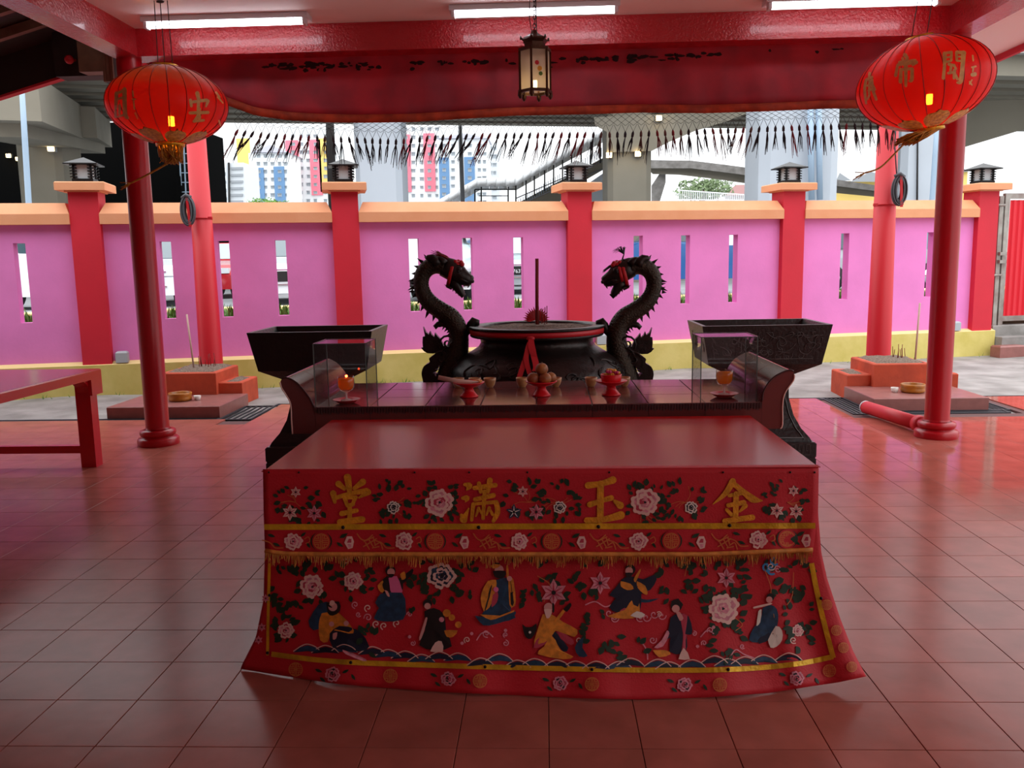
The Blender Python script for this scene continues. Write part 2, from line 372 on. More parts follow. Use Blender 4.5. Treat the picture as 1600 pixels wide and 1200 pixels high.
# the slab's dark red drip edge
for n, a in (('trim_4', (4.56, 4.6, -7, 6.76, 3.46, 3.76)), ('trim_5', (-3.84, -3.8, -7, 6.19, 3.46, 3.76))):
    b = MB(); b.box(*a); struct(b.build(n, 'wall_red'))
b = MB(); b.prism([(-3.84,6.15),(4.6,6.72),(4.6,6.76),(-3.84,6.19)], 3.46, 3.76, lambda p, q, d: Vector((p, q, d))); struct(b.build('trim_6', 'wall_red'))
# temple hall behind the viewer and its left side wall
b = MB(); b.box(-9, 9, -7.3, -7, 0, 4); struct(b.build('wall_rear', 'plaster'))
b = MB(); b.box(-9.2, -9, -7, 5.2, 0, 3.2); struct(b.build('wall_left', 'plaster'))
b = MB(); b.box(4.62, 4.8, -7, -4.6, 0, 3.8); struct(b.build('wall_right_unseen', 'plaster'))  # unseen wall added to hold back daylight from the right, length set for that

# ---- front columns on moulded bases
prof = [(.175,0),(.178,.012),(.178,.05),(.165,.065),(.135,.07),(.135,.08),(.15,.09),(.155,.11),(.148,.13),(.12,.138),(.103,.145),(.1,.16),(.1,3.3)]
for x, lab in ((-3.46, 'glossy red round column on a moulded base beside the red bench'), (3.37, 'glossy red round column with a red drainpipe leaving its moulded base')):
    t = thing('column', lab, 'column', (x, 4.8, 0))
    s = MB(); s.lathe([p for p in prof if p[1] >= .138], 32, (x, 4.8, 0)); s.build('shaft', 'col_red', t)
    s = MB(); s.lathe([p for p in prof if p[1] <= .145], 32, (x, 4.8, 0)); s.build('base', 'col_red', t)
# rear pipe columns in the yard
for x, lab in ((-4.12, 'plain bright red pipe column behind the altar block near the bench'), (4.0, 'plain bright red pipe column behind the altar block nearest the gate')):
    t = thing('pipe_column', lab, 'column', (x, 7.78, 0))
    s = MB(); s.lathe([(.142,-.02),(.106,3.7),(0,3.7)], 32, (x, 7.78, 0)); s.build('shaft', 'pipe_red', t)
    s = MB(); s.lathe([(.118,2.13),(.128,2.13),(.128,2.15),(.118,2.15)], 32, (x, 7.78, 0)); s.bar((x-.17,7.68,2.14),(x-.12,7.68,2.14),.025); s.bar((x+.12,7.68,2.14),(x+.17,7.68,2.14),.025); s.build('clamp_ring', 'pipe_red', t)

# ---- pink compound wall with slots
SL = [-7.98, -7.27, -6.56, -4.885, -4.187, -3.488, -1.775, -1.055, -.352, 1.37, 2.077, 2.812, 4.592, 5.31, 6.03]
Z0, Z1, SW, WT = .915, 1.885, .068, .15
w = MB(); S0, S1 = -14, 6.95
w.box(S0, S1, 0, WT, 0, Z0, WM); w.box(S0, S1, 0, WT, Z1, 2.12, WM)
e0 = S0
for s in SL+[None]:
    e1 = S1 if s is None else s-SW
    w.box(e0, e1, 0, WT, Z0, Z1, WM)
    if s is not None: e0 = s+SW
wall = struct(w.build('wall_back', 'wall_pink'))
PC = [-8.9, -5.77, -2.65, .494, 3.70, 6.93]
for a, b_ in zip([S0]+[p+.17 for p in PC], [p-.17 for p in PC]):
    k = MB()
    # coping: upright fascia below, chamfer above, hipped ends
    q = [(a, -.12, 2.1), (b_, -.12, 2.1), (b_, WT+.12, 2.1), (a, WT+.12, 2.1), (a, -.12, 2.225), (b_, -.12, 2.225), (b_, WT+.12, 2.225), (a, WT+.12, 2.225),
         (a+.06, -.02, 2.36), (b_-.06, -.02, 2.36), (b_-.06, WT+.02, 2.36), (a+.06, WT+.02, 2.36)]
    k.add([WM @ Vector(p) for p in q], [(3,2,1,0),(8,9,10,11)]+[(o+i, o+(i+1)%4, o+4+(i+1)%4, o+4+i) for o in (0,4) for i in range(4)])
    k.build('coping', 'orange', wall)
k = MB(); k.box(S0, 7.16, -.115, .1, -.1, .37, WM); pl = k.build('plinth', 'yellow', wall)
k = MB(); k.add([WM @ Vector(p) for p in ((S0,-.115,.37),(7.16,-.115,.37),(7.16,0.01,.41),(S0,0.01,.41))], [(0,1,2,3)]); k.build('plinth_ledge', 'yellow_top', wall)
for p in PC:
    k = MB(); k.box(p-.17, p+.17, -.095, WT+.1, .36, 2.5, WM)
    o = k.build('pillar', 'wall_red', wall)
    k = MB(); k.bbox(p-.28, p+.28, -.22, WT+.22, 2.5, 2.6, .012, WM); k.box(p-.2, p+.2, -.13, WT+.13, 2.485, 2.5, WM); k.build('pillar_cap', 'orange', o)

# ---- lower yard things: altar blocks with slabs, drains
def yard_altar(sg, lab):
    # sg=-1 left, +1 right ; every number measured from the right-hand one and mirrored
    fx = (lambda x: x) if sg > 0 else (lambda x: -x-.0)
    x0, x1 = (3.33, 4.47) if sg > 0 else (-4.6, -3.4)
    t = thing('offering_step', lab, 'altar step', ((x0+x1)/2, 6.5, 0))
    k = MB(); k.bbox(x0, x1, 6.1, 6.97, -.04, .12, .006); k.build('slab', 'slab_tile', t)
    if sg > 0: a0, a1, b0, b1 = 3.36, 4.57, 3.62, 4.24
    else: a0, a1, b0, b1 = -4.56, -3.46, -4.36, -3.73
    k = MB(); k.bbox(a0, a1, 6.97, 7.5, -.04, .25, .012); k.build('step_block', 'terracotta', t)
    k = MB(); k.bbox(b0, b1, 6.9, 7.62, -.04, .375, .012); u = k.build('incense_block', 'terracotta', t)
    k = MB(); P = []
    for i in range(13):
        P.append([(lerp(b0+.05, b1-.05, j/12), lerp(6.95, 7.58, i/12), .375+(.0 if i in (0,12) or j in (0,12) else .012+.018*random.random())) for j in range(13)])
    k.grid(P); k.build('ash', 'ash', u)
    k = MB(); P = []
    c0 = (a1-.2 if sg < 0 else a0+.04)
    for i in range(7): P.append([(c0+.15*j/6, lerp(7.02, 7.4, i/6), .25+(0 if i in (0,6) or j in (0,6) else .005+.02*random.random())) for j in range(7)])
    k.grid(P); k.build('ash', 'ash', t)
    return t, b0, b1
stepL = yard_altar(-1, 'terracotta offering step with ash tray top behind the column near the bench')
stepR = yard_altar(1, 'terracotta offering step with ash tray top behind the column with the drainpipe')
def bowl(x, yy, z, lab, lab2, sx):
    t = MB(); t.lathe([(0,.0),(.1,.0),(.118,.01),(.122,.03),(.114,.045),(.12,.06),(.124,.085),(.118,.09),(.11,.085),(.108,.03),(0,.02)], 28, (x, yy, z)); tag(t.build('clay_bowl', 'clay'), lab, 'bowl')
    t = MB(); t.lathe([(0,0),(.026,0),(.03,.005),(.04,.05),(.037,.05),(.028,.01),(0,.008)], 18, (sx, yy+.02, z)); tag(t.build('tea_cup', 'ceramic_white'), lab2, 'cup')
bowl(-3.98, 6.5, .12, 'brown glazed clay bowl on the slab near the bench', 'small white cup on the slab near the bench', -3.8)
bowl(3.88, 6.5, .12, 'brown glazed clay bowl on the slab behind the drainpipe column', 'small white cup with blue mark behind the drainpipe column', 3.7)

def sticks(cx, cy, z, n, h, lab, spread=.1, matn='incense', r=.0022):
    for i in range(n):
        x = cx+random.uniform(-spread, spread); yy = cy+random.uniform(-.06, .06); k = MB()
        hh = h*random.uniform(.6, 1.1)
        k.tube([(x, yy, z-.01), (x+random.uniform(-.015,.015), yy+random.uniform(-.01,.01), z+hh)], r, 6); tag(k.build('incense_stick', matn), lab, 'incense', 'thin incense sticks in '+lab.split(' in ')[-1])
sticks(-3.98, 7.3, .39, 9, .15, 'thin red incense stick burning in the ash block near the bench', .09, 'incense', .004)
sticks(4.07, 7.3, .39, 9, .15, 'thin red incense stick burning in the ash block behind the drainpipe column', .08, 'incense', .004)
k = MB(); k.tube([(-4.1,7.2,.38), (-4.14,7.2,1.02)], .011, 8); tag(k.build('incense_pole', 'incense_pale'), 'tall pale incense pole in the ash block near the bench', 'incense')
k = MB(); k.tube([(4.19,7.2,.38), (4.21,7.2,1.02)], .011, 8); tag(k.build('incense_pole', 'incense_pale'), 'tall pale incense pole in the ash block behind the drainpipe column', 'incense')

# drains: dark channels with bar gratings
def drain(lab, rects, bars):
    t = thing('floor_drain', lab, 'drain', rects[0][:2]+(0,) if False else ((rects[0][0]+rects[0][1])/2, (rects[0][2]+rects[0][3])/2, 0))
    for r in rects:
        k = MB(); k.box(r[0], r[1], r[2], r[3], -.14, -.05); k.build('channel', 'black', t)
        k = MB()
        for (a, b_) in (((r[0], r[2]), (r[1], r[2])), ((r[0], r[3]), (r[1], r[3])), ((r[0], r[2]), (r[0], r[3])), ((r[1], r[2]), (r[1], r[3]))): k.bar((*a, -.012), (*b_, -.012), .022, .02)
        k.build('grate_frame', 'drain', t)
        lx = r[1]-r[0] > r[3]-r[2]
        n = 4
        for q in range(n):
            f = (q+1)/(n+1); k = MB()
            if lx: k.bar((r[0], lerp(r[2], r[3], f), -.014), (r[1], lerp(r[2], r[3], f), -.014), .014, .014)
            else: k.bar((lerp(r[0], r[1], f), r[2], -.014), (lerp(r[0], r[1], f), r[3], -.014), .014, .014)
            k.build('grate_bar', 'drain', t)
drain('dark grated floor drain stepping round the slab near the bench', [(-9, -3.4, 6.0, 6.09), (-3.38, -3.05, 6.0, 6.83), (-3.05, .2, 6.84, 6.95)], 4)
drain('dark grated floor drain stepping round the slab behind the drainpipe column', [(.24, 3.06, 6.84, 6.95), (3.08, 3.31, 5.94, 6.95), (3.33, 4.6, 5.94, 6.08), (4.49, 4.68, 6.1, 6.95), (4.7, 9, 6.84, 6.95)], 4)

# red drainpipe leaving the right column
t = thing('drain_pipe', 'fat red drainpipe lying on the tiles between column and drain', 'pipe', (3.27, 5.4, 0))
k = MB(); k.tube([(3.31, 4.98, .075), (3.18, 5.92, .068)], .062, 20); k.build('pipe', 'pipe_red', t)
k = MB(); k.tube([(3.315, 4.93, .078), (3.305, 5.02, .075)], .074, 20); k.build('collar', 'pipe_red', t)
k = MB(); k.tube([(3.181, 5.905, .068), (3.1785, 5.925, .068)], .0635, 20); k.build('pipe_end', 'white_plastic', t)

# grey junction boxes on the plinth and the coil of cable on each rear column
for (x, yy, off, lab) in ((188, 561, -.17, 'small grey junction box on the plinth ledge beside a red wall pillar'), (1500, 507, -.17, 'small grey junction box on the plinth ledge near the gate'), (943, 527, -.17, 'small grey junction box on the plinth ledge behind the censer')):
    d = ray(x, yy); n_ = WN; tt = ((W0+n_*off-CAM).dot(n_))/d.dot(n_); p = CAM+d*tt; s = (p-W0).dot(WE)
    k = MB(); k.bbox(s-.07, s+.07, -.11, -.0, .39, .53, .02, WM); tag(k.build('junction_box', 'grey_box'), lab, 'box')
for (x, z, lab) in ((-4.2, 2.23, 'coiled grey cable hung on the pipe column near the bench'), (4.07, 2.3, 'coiled grey cable hung on the pipe column nearest the gate')):
    t = thing('cable_coil', lab, 'cable', (x, 7.6, z-.16)); k = MB()
    for q in range(16):
        rx, rz = .03+.055*((q*5) % 16)/15, .1+.075*((q*5) % 16)/15+.008*(q % 3)
        k.tube([(x+rx*math.cos(a*2*PI/24)+.003*((q*7) % 5), 7.6-.012*(q % 5), z+rz*math.sin(a*2*PI/24)-.01) for a in range(25)], .008, 6, False)
    k.build('loops', 'cable', t)
    k = MB(); k.tube([(x-.05, 7.58, z+.14), (x, 7.55, z+.17), (x+.05, 7.58, z+.14)], .025, 8); k.build('knot', 'cable', t)
    k = MB(); k.bar((x+.01, 7.55, z+.16), (x+.03, 7.55, z-.2), .03, .008); k.build('ribbon', 'ribbon', t)
    if x > 0:
        k = MB(); k.tube([(x-.02, 7.6, z+.16), (x-.05, 7.62, z+.5), (x-.03, 7.64, z+1.1)], .008, 6); k.build('cord', 'cable', t)

# ---- pagoda lights standing on the pillars
def pillar_light(p, lab):
    o = WM @ Vector((p, WT/2, 2.6)); t = thing('pillar_lantern', lab, 'lantern', o, WA, 'pagoda lights on the wall pillars' if False else None)
    M_ = Matrix.Translation(o) @ Matrix.Rotation(WA, 4, 'Z')
    k = MB(); k.box(-.12, .12, -.12, .12, 0, .05, M_); k.build('base', 'black_metal', t)
    k = MB(); k.box(-.09, .09, -.09, .09, .05, .22, M_); k.build('glass', 'grey_box', t)
    for sx in (-1, 1):
        for sy in (-1, 1): k = MB(); k.box(sx*.1-.012, sx*.1+.012, sy*.1-.012, sy*.1+.012, .05, .22, M_); k.build('post', 'black_metal', t)
    k = MB()
    for i, z in enumerate((.065, .1, .135, .17, .205)):
        for s in (-1, 1):
            for (a, b_) in ((-.14, -.06), (.06, .14)):
                k.box(a, b_, s*.105-.008, s*.105+.008, z, z+.013, M_); k.box(s*.105-.008, s*.105+.008, a, b_, z, z+.013, M_)
    tag(k.build('slats', 'black_metal', t), kind='stuff')
    k = MB(); R = [(-.19,-.19,.215),(.19,-.19,.215),(.19,.19,.215),(-.19,.19,.215),(-.19,-.19,.23),(.19,-.19,.23),(.19,.19,.23),(-.19,.19,.23),(0,0,.315)]
    k.add([M_ @ Vector(v) for v in R], [(3,2,1,0)]+[(i,(i+1)%4,4+(i+1)%4,4+i) for i in range(4)]+[(4+i,4+(i+1)%4,8) for i in range(4)]); k.build('roof', 'black_metal', t)
for p, lab in zip(PC[1:], ('weathered grey pagoda lantern on the wall pillar beneath the flyover', 'black pagoda lantern on the wall pillar beside the dark post', 'black pagoda lantern on the wall pillar behind the right-hand censer dragon' if False else 'black pagoda lantern on the wall pillar below the covered footbridge stairs', 'dark pagoda lantern on the wall pillar before the pale pier', 'dark pagoda lantern on the wall pillar next to the gate')): pillar_light(p, lab)

# ---- steel gate at the end of the wall
t = thing('gate', 'red corrugated sheet gate in a galvanised steel frame', 'gate', wp(7.5, .05, .45))
k = MB(); k.box(7.2, 7.27, .0, .07, .42, 2.42, WM); k.box(7.3, 7.38, .0, .06, .42, 2.46, WM); k.build('post', 'galv', t)
k = MB(); k.box(7.38, 9.2, .01, .05, 2.38, 2.46, WM); k.build('rail', 'galv', t)
k = MB(); k.box(7.38, 9.2, .01, .05, .5, .58, WM); k.build('rail', 'galv', t)
k = MB(); P0 = []; 
for zz in (.56, 2.36): P0.append([WM @ Vector((7.4+1.8*i/72, .03+(.012 if i % 4 in (1, 2) else -.012), zz)) for i in range(73)])
k.grid(P0, False); k.build('corrugated_sheet', 'gate_red', t)
for z in (2.28, 1.22): k = MB(); k.tube([WM @ Vector((7.02, -.06, z)), WM @ Vector((7.26, -.04, z))], .018, 8); k.build('hinge', 'galv', t)
for z in (1.52, 1.4): k = MB(); k.box(7.22, 7.34, -.05, 0, z, z+.05, WM); k.build('latch', 'galv', t)
k = MB(); k.bbox(7.17, 9.6, -.25, .3, -.05, .28, .01, WM); k.bbox(7.17, 9.6, -.05, .3, .28, .44, .01, WM); tag(k.build('gate_step', 'concrete'), 'rough grey concrete steps under the gate', 'step')
k = MB(); k.bbox(7.0, 7.45, -.42, -.22, -.03, .16, .02, WM); tag(k.build('concrete_block', 'slab_tile'), 'loose paint-stained block at the foot of the gate steps', 'block')

# ================================================================== front offering table and its embroidered cloth
FT = thing('offering_table', 'red lacquered offering table draped with an embroidered red cloth', 'table', (-.03, 1.0, 0))
k = MB(); k.bbox(-1.053, .992, .502, 1.53, .765, .806, .004); k.build('table_top', 'lacquer', FT)
for n_, a in (('apron', (-1.02, .96, .53, .55, .66, .765)), ('apron', (-1.02, .96, 1.48, 1.5, .66, .765)), ('apron', (-1.02, -1.0, .55, 1.48, .66, .765)), ('apron', (.94, .96, .55, 1.48, .66, .765))):
    k = MB(); k.box(*a); k.build(n_, 'lacquer', FT)
for x in (-1.0, .88):
    for yy in (.54, 1.42): k = MB(); k.box(x, x+.07, yy, yy+.07, 0, .765); k.build('leg', 'lacquer', FT)

LT = [(735,411),(800,412),(860,414),(940,412),(1000,400),(1048,376)]
RT = [(733,1279),(800,1278),(860,1283),(900,1292),(960,1312),(1010,1332),(1050,1353)]
BT = [(375,1045),(400,1049),(450,1057),(520,1068),(590,1074),(700,1082),(800,1086),(900,1091),(1000,1093),(1100,1090),(1200,1083),(1270,1072),(1310,1066),(1353,1057)]
def lower_Y(s, t):
    ub = lerp(375, 1353, s); vb = interp(BT, ub)
    yb = atz(ub, vb, .007+.03*max(0, (s-.85)/.15)).y
    return .494+(yb-.494)*t**2.3 + t*t*(.008*math.sin(s*30)+.004*math.sin(s*61+1)) + (t*t*.012*math.sin(s*75) if s > .88 else 0)
def lower_uv(s, t):
    vq = lerp(734, 1050, t); return lerp(interp(LT, vq), interp(RT, vq), s), lerp(734, interp(BT, lerp(375, 1353, s)), t)
def lower_S(u, v, off=.004):
    s = min(1, max(0, (u-interp(LT, v))/(interp(RT, v)-interp(LT, v))))
    t = (v-734)/(interp(BT, lerp(375, 1353, s))-734)
    vq = lerp(734, 1050, t); s = min(1, max(0, (u-interp(LT, vq))/(interp(RT, vq)-interp(LT, vq))))
    return at(u, v, lower_Y(s, t)-off-.002)
TL = [(733,411),(800,412),(868,416)]; TR = [(732,1279),(800,1278),(868,1270)]
def upper_Y(s, t): return .48-.026*t + t*(.003*math.sin(s*40)+(.006*math.sin(s*80) if s > .9 else 0))
def upper_S(u, v, off=.003):
    s = (u-interp(TL, v))/(interp(TR, v)-interp(TL, v)); return at(u, v, upper_Y(s, (v-733)/135)-off-.0015)
CL = thing('altar_cloth', 'red embroidered altar cloth with gold characters, fringe and robed figures', 'tablecloth', (-.03, .45, .02))
k = MB(); k.smooth = True; k.grid([[at(*lower_uv(j/160, i/40), lower_Y(j/160, i/40)) for j in range(161)] for i in range(41)])
o = k.build('lower_cloth', 'cloth_red', CL); md = o.modifiers.new('s', 'SOLIDIFY'); md.thickness = .003; md.offset = 0
k = MB(); k.grid([[(lambda u, v, s, t: at(u, v, upper_Y(s, t)))(lerp(interp(TL, 733+135*i/16), interp(TR, 733+135*i/16), j/90), 733+135*i/16+(-1.5*(j/90)), j/90, i/16) for j in range(91)] for i in range(17)])
# the short upper cloth folds back over the table edge
k.grid([[Vector((lerp(-1.053, .992, j/20), lerp(.48, .512, i/2), .8075)) for j in range(21)] for i in range(3)], False)
o = k.build('upper_cloth', 'cloth_red', CL); md = o.modifiers.new('s', 'SOLIDIFY'); md.thickness = .003; md.offset = 0

# ---- embroidery, stitched on either cloth by a surface function S(u, v)
def poly(k, S, pts, off=.004): k.fan([S(u, v, off) for u, v in pts])
def brush(k, S, pts, ws, off=.004, n=7):
    # brush stroke with rounded ends and changing width
    if not isinstance(ws, (list, tuple)): ws = [ws]*len(pts)
    if len(ws) != len(pts): ws = [lerp(ws[0], ws[-1], i/(len(pts)-1)) for i in range(len(pts))]
    q = smooth_path([(p[0], p[1], w) for p, w in zip(pts, ws)], 4) if len(pts) > 2 else [(*pts[0], ws[0]), tuple((a+b)/2 for a, b in zip((*pts[0], ws[0]), (*pts[1], ws[1]))), (*pts[1], ws[1])]
    A, B = [], []
    for i, (u, v, w) in enumerate(q):
        a = q[max(i-1, 0)]; b = q[min(i+1, len(q)-1)]; dx, dy = b[0]-a[0], b[1]-a[1]; L = math.hypot(dx, dy) or 1
        A.append(S(u-dy/L*w/2, v+dx/L*w/2, off)); B.append(S(u+dy/L*w/2, v-dx/L*w/2, off))
    k.strip(A, B)
    for (u, v, w), (u2, v2, _) in ((q[0], q[1]), (q[-1], q[-2])):
        th = math.atan2(v-v2, u-u2); k.fan([S(u+math.cos(th+PI*(i/n-.5))*w/2, v+math.sin(th+PI*(i/n-.5))*w/2, off) for i in range(n+1)]+[])
def chars(strokes, ox, oy, sc, S, parent, matn='gold_thread', name='gold_character', off=.004):
    k = MB()
    for i, (pts, ws) in enumerate(strokes):
        ws = [w/sc for w in ws] if isinstance(ws, (list, tuple)) else ws/sc
        brush(k, S, [(ox+x/sc, oy+y/sc) for x, y in pts], ws, off+.0002*i)
    return k.build(name, matn, parent)
TANG = [([(815,130),(830,230)],[58,42]),([(745,180),(790,218)],[50,30]),([(935,165),(868,215)],[52,30]),([(703,255),(716,322)],[50,26]),([(715,292),(850,252),(965,236)],[34,34,48]),([(978,245),(905,288)],[46,14]),
        ([(795,292),(812,352)],[36,26]),([(800,290),(880,285)],[26,30]),([(876,288),(852,345)],[32,26]),([(815,346),(860,340)],[26,26]),([(770,412),(885,388)],[40,34]),([(832,352),(832,470)],[34,38]),([(755,478),(930,458)],[46,50])]
MAN = [([(232,185),(268,196),(245,230)],[26,50,8]),([(215,292),(250,292),(236,322)],[26,44,8]),([(262,372),(240,420),(222,455)],[12,34,62]),([(205,425),(228,465)],[26,44]),([(308,212),(470,190)],[34,36]),([(342,178),(356,242)],[34,30]),([(428,152),(412,240)],[44,32]),([(352,242),(418,234)],[22,22]),
       ([(312,302),(455,270)],[34,38]),([(298,340),(285,462)],[34,26]),([(300,338),(470,322)],[24,30]),([(476,325),(488,400),(455,470)],[38,42,30]),([(386,240),(374,450)],[32,28]),([(340,370),(318,432)],[26,14]),([(345,382),(366,412)],[18,22]),([(422,368),(400,424)],[26,14]),([(426,378),(448,420)],[18,24])]
YU = [([(1195,192),(1300,178),(1388,150)],[52,44,58]),([(1292,180),(1290,465)],[52,52]),([(1208,342),(1300,312),(1375,290)],[46,36,44]),([(1185,465),(1320,458),(1450,425)],[46,46,64]),([(1402,315),(1446,348)],[26,58])]
JIN = [([(825,160),(770,252),(672,338)],[50,42,8]),([(815,165),(905,240),(985,300),(1055,312)],[40,44,56,8]),([(798,272),(902,250)],[28,34]),([(790,348),(912,326)],[34,38]),([(852,260),(846,462)],[44,44]),([(778,382),(815,422)],[26,30]),([(922,352),(880,396)],[40,16]),([(762,470),(978,442)],[38,46])]
for st, ox in ((TANG, 380), (MAN, 680), (YU, 680), (JIN, 980)): chars(st, ox, 720, 5, upper_S, CL)

EM = ['th_pale', 'th_pink', 'th_rose', 'th_black', 'th_navy', 'th_white', 'th_line', 'th_green', 'th_blue', 'th_orange', 'th_skin', 'th_flesh', 'th_sky', 'gold_thread']
IX = {n: i for i, n in enumerate(EM)}
def E_(k, n): k.cur = IX[n]; return k
def scallop(cx, cy, r, n, d=.14, a0=0, sq=1): return [(cx+r*(1-d+d*abs(math.cos(n*(a0+2*PI*i/(n*8))/2)))*math.cos(a0+2*PI*i/(n*8)), cy+sq*r*(1-d+d*abs(math.cos(n*(a0+2*PI*i/(n*8))/2)))*math.sin(a0+2*PI*i/(n*8))) for i in range(n*8)]
def peony(S, cx, cy, r, cols=('th_pale','th_pink','th_rose'), parent=None):
    k = MB(); rnd = random.Random(int(cx*7+cy))
    z = .004
    for rr, n, R1, R2, a1 in ((.6, 7, .44, .31, rnd.random()*6), (.3, 5, .36, .25, rnd.random()*6), (.02, 3, .24, .15, rnd.random()*6)):
        for i in range(n):
            a = a1+2*PI*i/n+rnd.uniform(-.15, .15); q = rr*r*rnd.uniform(.9, 1.1); x, y_ = cx+q*math.cos(a), cy+q*math.sin(a); j = rnd.uniform(.85, 1.12)
            poly(E_(k, cols[0]), S, scallop(x, y_, r*R1*j, 5, .24, a), z); poly(E_(k, cols[2] if (i+n) % 3 == 0 else cols[1]), S, scallop(x-.12*r*math.cos(a), y_-.12*r*math.sin(a), r*R2*j, 5, .2, a), z+.0003); z += .00012
        z += .0005
    poly(E_(k, 'th_black'), S, scallop(cx, cy, r*.1, 3, .3), .007)
    return k.build('embroidered_flower', EM, parent or CL)
def starflower(S, cx, cy, r, c1='th_pink', c2='th_rose', n=6, a0=-1.57):
    k = MB()
    for i in range(n):
        a = a0+2*PI*i/n; ca, sa = math.cos(a), math.sin(a)
        poly(E_(k, c1), S, [(cx, cy), (cx+.5*r*ca-.26*r*sa, cy+.5*r*sa+.26*r*ca), (cx+r*ca, cy+r*sa), (cx+.5*r*ca+.26*r*sa, cy+.5*r*sa-.26*r*ca)], .004+.0002*i)
        brush(E_(k, c2), S, [(cx+.15*r*ca, cy+.15*r*sa), (cx+.7*r*ca, cy+.7*r*sa)], [r*.14, r*.04], .0056)
    poly(E_(k, 'th_black'), S, scallop(cx, cy, r*.16, 3, .1), .006)
    return k.build('embroidered_flower', EM, CL)
LEAFU, LEAFL = MB(), MB()
def leaf(k, S, cx, cy, L, a, w=.42, off=.0038):
    ca, sa = math.cos(a), math.sin(a); P = []
    for f, h in ((-.5,0),(-.3,.3),(-.05,.5),(.2,.36),(.5,0),(.25,-.3),(0,-.46),(-.28,-.34)): P.append((cx+L*(f*ca-h*w*sa), cy+L*(f*sa+h*w*ca)))
    poly(k, S, P, off)
def leaves(k, S, cx, cy, R, n, L, seed, avoid=(), sq=1):
    rnd = random.Random(seed); c = 0; tr = 0
    while c < n and tr < n*12:
        tr += 1; a = rnd.uniform(0, 2*PI); r = R*rnd.uniform(.55, 1); x, y_ = cx+r*math.cos(a), cy+sq*r*math.sin(a)
        if any(abs(x-q[0]) < q[2] and abs(y_-q[1]) < q[3] for q in avoid): continue
        leaf(k, S, x, y_, L*rnd.uniform(.7, 1.2), a+rnd.uniform(-.9, .9), rnd.uniform(.5, .8)); c += 1
AV = [(548,782,36,40),(750,782,34,40),(944,780,34,40),(1152,783,42,40)]
for cx in (687, 1008): peony(upper_S, cx, 785, 22)
for cx in (615, 875, 1080): peony(upper_S, cx, 793, 10, ('th_white','th_navy','th_black'))
for cx, cy, r, c1, c2 in ((462,769,9,'th_pale','th_rose'),(453,801,13,'th_pale','th_rose'),(491,802,13,'th_pink','th_rose'),(817,768,9,'th_pale','th_rose'),(803,800,13,'th_blue','th_white'),(838,800,13,'th_pink','th_rose'),(1240,767,9,'th_pale','th_rose'),(1214,798,12,'th_pale','th_rose'),(1244,799,12,'th_pale','th_rose')): starflower(upper_S, cx, cy, r, c1, c2, 5 if c1 == 'th_blue' else 6)
for i, (cx, cy, R, n) in enumerate(((462,778,38,17),(480,800,30,8),(612,785,40,22),(600,775,30,6),(687,785,40,22),(820,780,40,22),(872,785,40,18),(1008,785,40,20),(1068,785,40,22),(1230,782,38,20))): leaves(LEAFU, upper_S, cx, cy, R, int(n*1.5), 10.5, 11+i, AV, .9)
# vine stems
STEM = MB()
for i, (cx, cy) in enumerate(((462,785),(612,785),(687,800),(825,785),(872,785),(1008,800),(1072,785),(1230,785))):
    rnd = random.Random(50+i)
    for q in range(5):
        a = rnd.uniform(0, 2*PI); L = rnd.uniform(15, 32); brush(STEM, upper_S, [(cx, cy), (cx+L*.5*math.cos(a+.3), cy+L*.4*math.sin(a+.3)), (cx+L*math.cos(a), cy+L*.8*math.sin(a))], .8, .0034)
STEM.build('embroidered_stems', 'th_line', CL)
# gold band, brass studs, motif band and fringe of the upper cloth
k = MB(); A, B = [], []
for i in range(61): u = lerp(413, 1274, i/60); d = -2*(i/60); A.append(upper_S(u, 819+d, .005)); B.append(upper_S(u, 828+d, .005))
k.strip(A, B); k.build('gold_band', 'gold_band', CL)
for u in (420, 467, 648, 733, 824, 952, 1130, 1235, 1273):
    k = MB(); k.ball(upper_S(u, 738, .003), .004, 8, 6); k.build('stud', 'black_metal', CL)
for u, v in ((536,824),(748,824),(935,823),(1140,821)):
    k = MB(); k.ball(upper_S(u, v, .005), .007, 10, 6); k.build('stud', 'black_metal', CL)
def medallion(S, cx, cy, r, matn='th_line', par=None):
    k = MB(); th = r*.13
    ring = [(cx+r*.93*math.cos(2*PI*i/28), cy+r*.93*math.sin(2*PI*i/28)) for i in range(29)]
    k.strip([S(u, v, .005) for u, v in ring], [S(cx+(u-cx)*.86, cy+(v-cy)*.86, .005) for u, v in ring])
    for sx in (-1, 1):
        for sy in (-1, 1):
            f = lambda a, b: (cx+sx*r*a, cy+sy*r*b)
            brush(k, S, [f(.1,.12), f(.1,.75)], th, .005); brush(k, S, [f(.1,.12), f(.7,.12)], th, .005); brush(k, S, [f(.1,.75), f(.4,.66)], th, .005); brush(k, S, [f(.4,.66), f(.3,.34)], th, .005); brush(k, S, [f(.3,.34), f(.66,.34)], th, .005)
    brush(k, S, [(cx-.15*r, cy), (cx+.15*r, cy)], th, .005)
    return k.build('embroidered_medallion', matn, par or CL)
def motif(S, u0, cy, sc=1, dim=False):
    # leaf, peony, leaf, medallion, bud, rune scroll
    pass
for cx, cy in ((502,846),(680,846),(862,846),(1049,845),(1230,842)):
    k = MB(); poly(k, upper_S, [(cx+17*math.cos(2*PI*i/20), cy+15*math.sin(2*PI*i/20)) for i in range(20)], .0036); k.build('embroidered_leaf_ring', 'th_green', CL)
    k = MB(); poly(k, upper_S, [(cx+14.5*math.cos(2*PI*i/20), cy+15.5*math.sin(2*PI*i/20)) for i in range(20)], .0042); k.build('medallion_ground', 'cloth_red', CL)
    medallion(upper_S, cx, cy, 13.5)
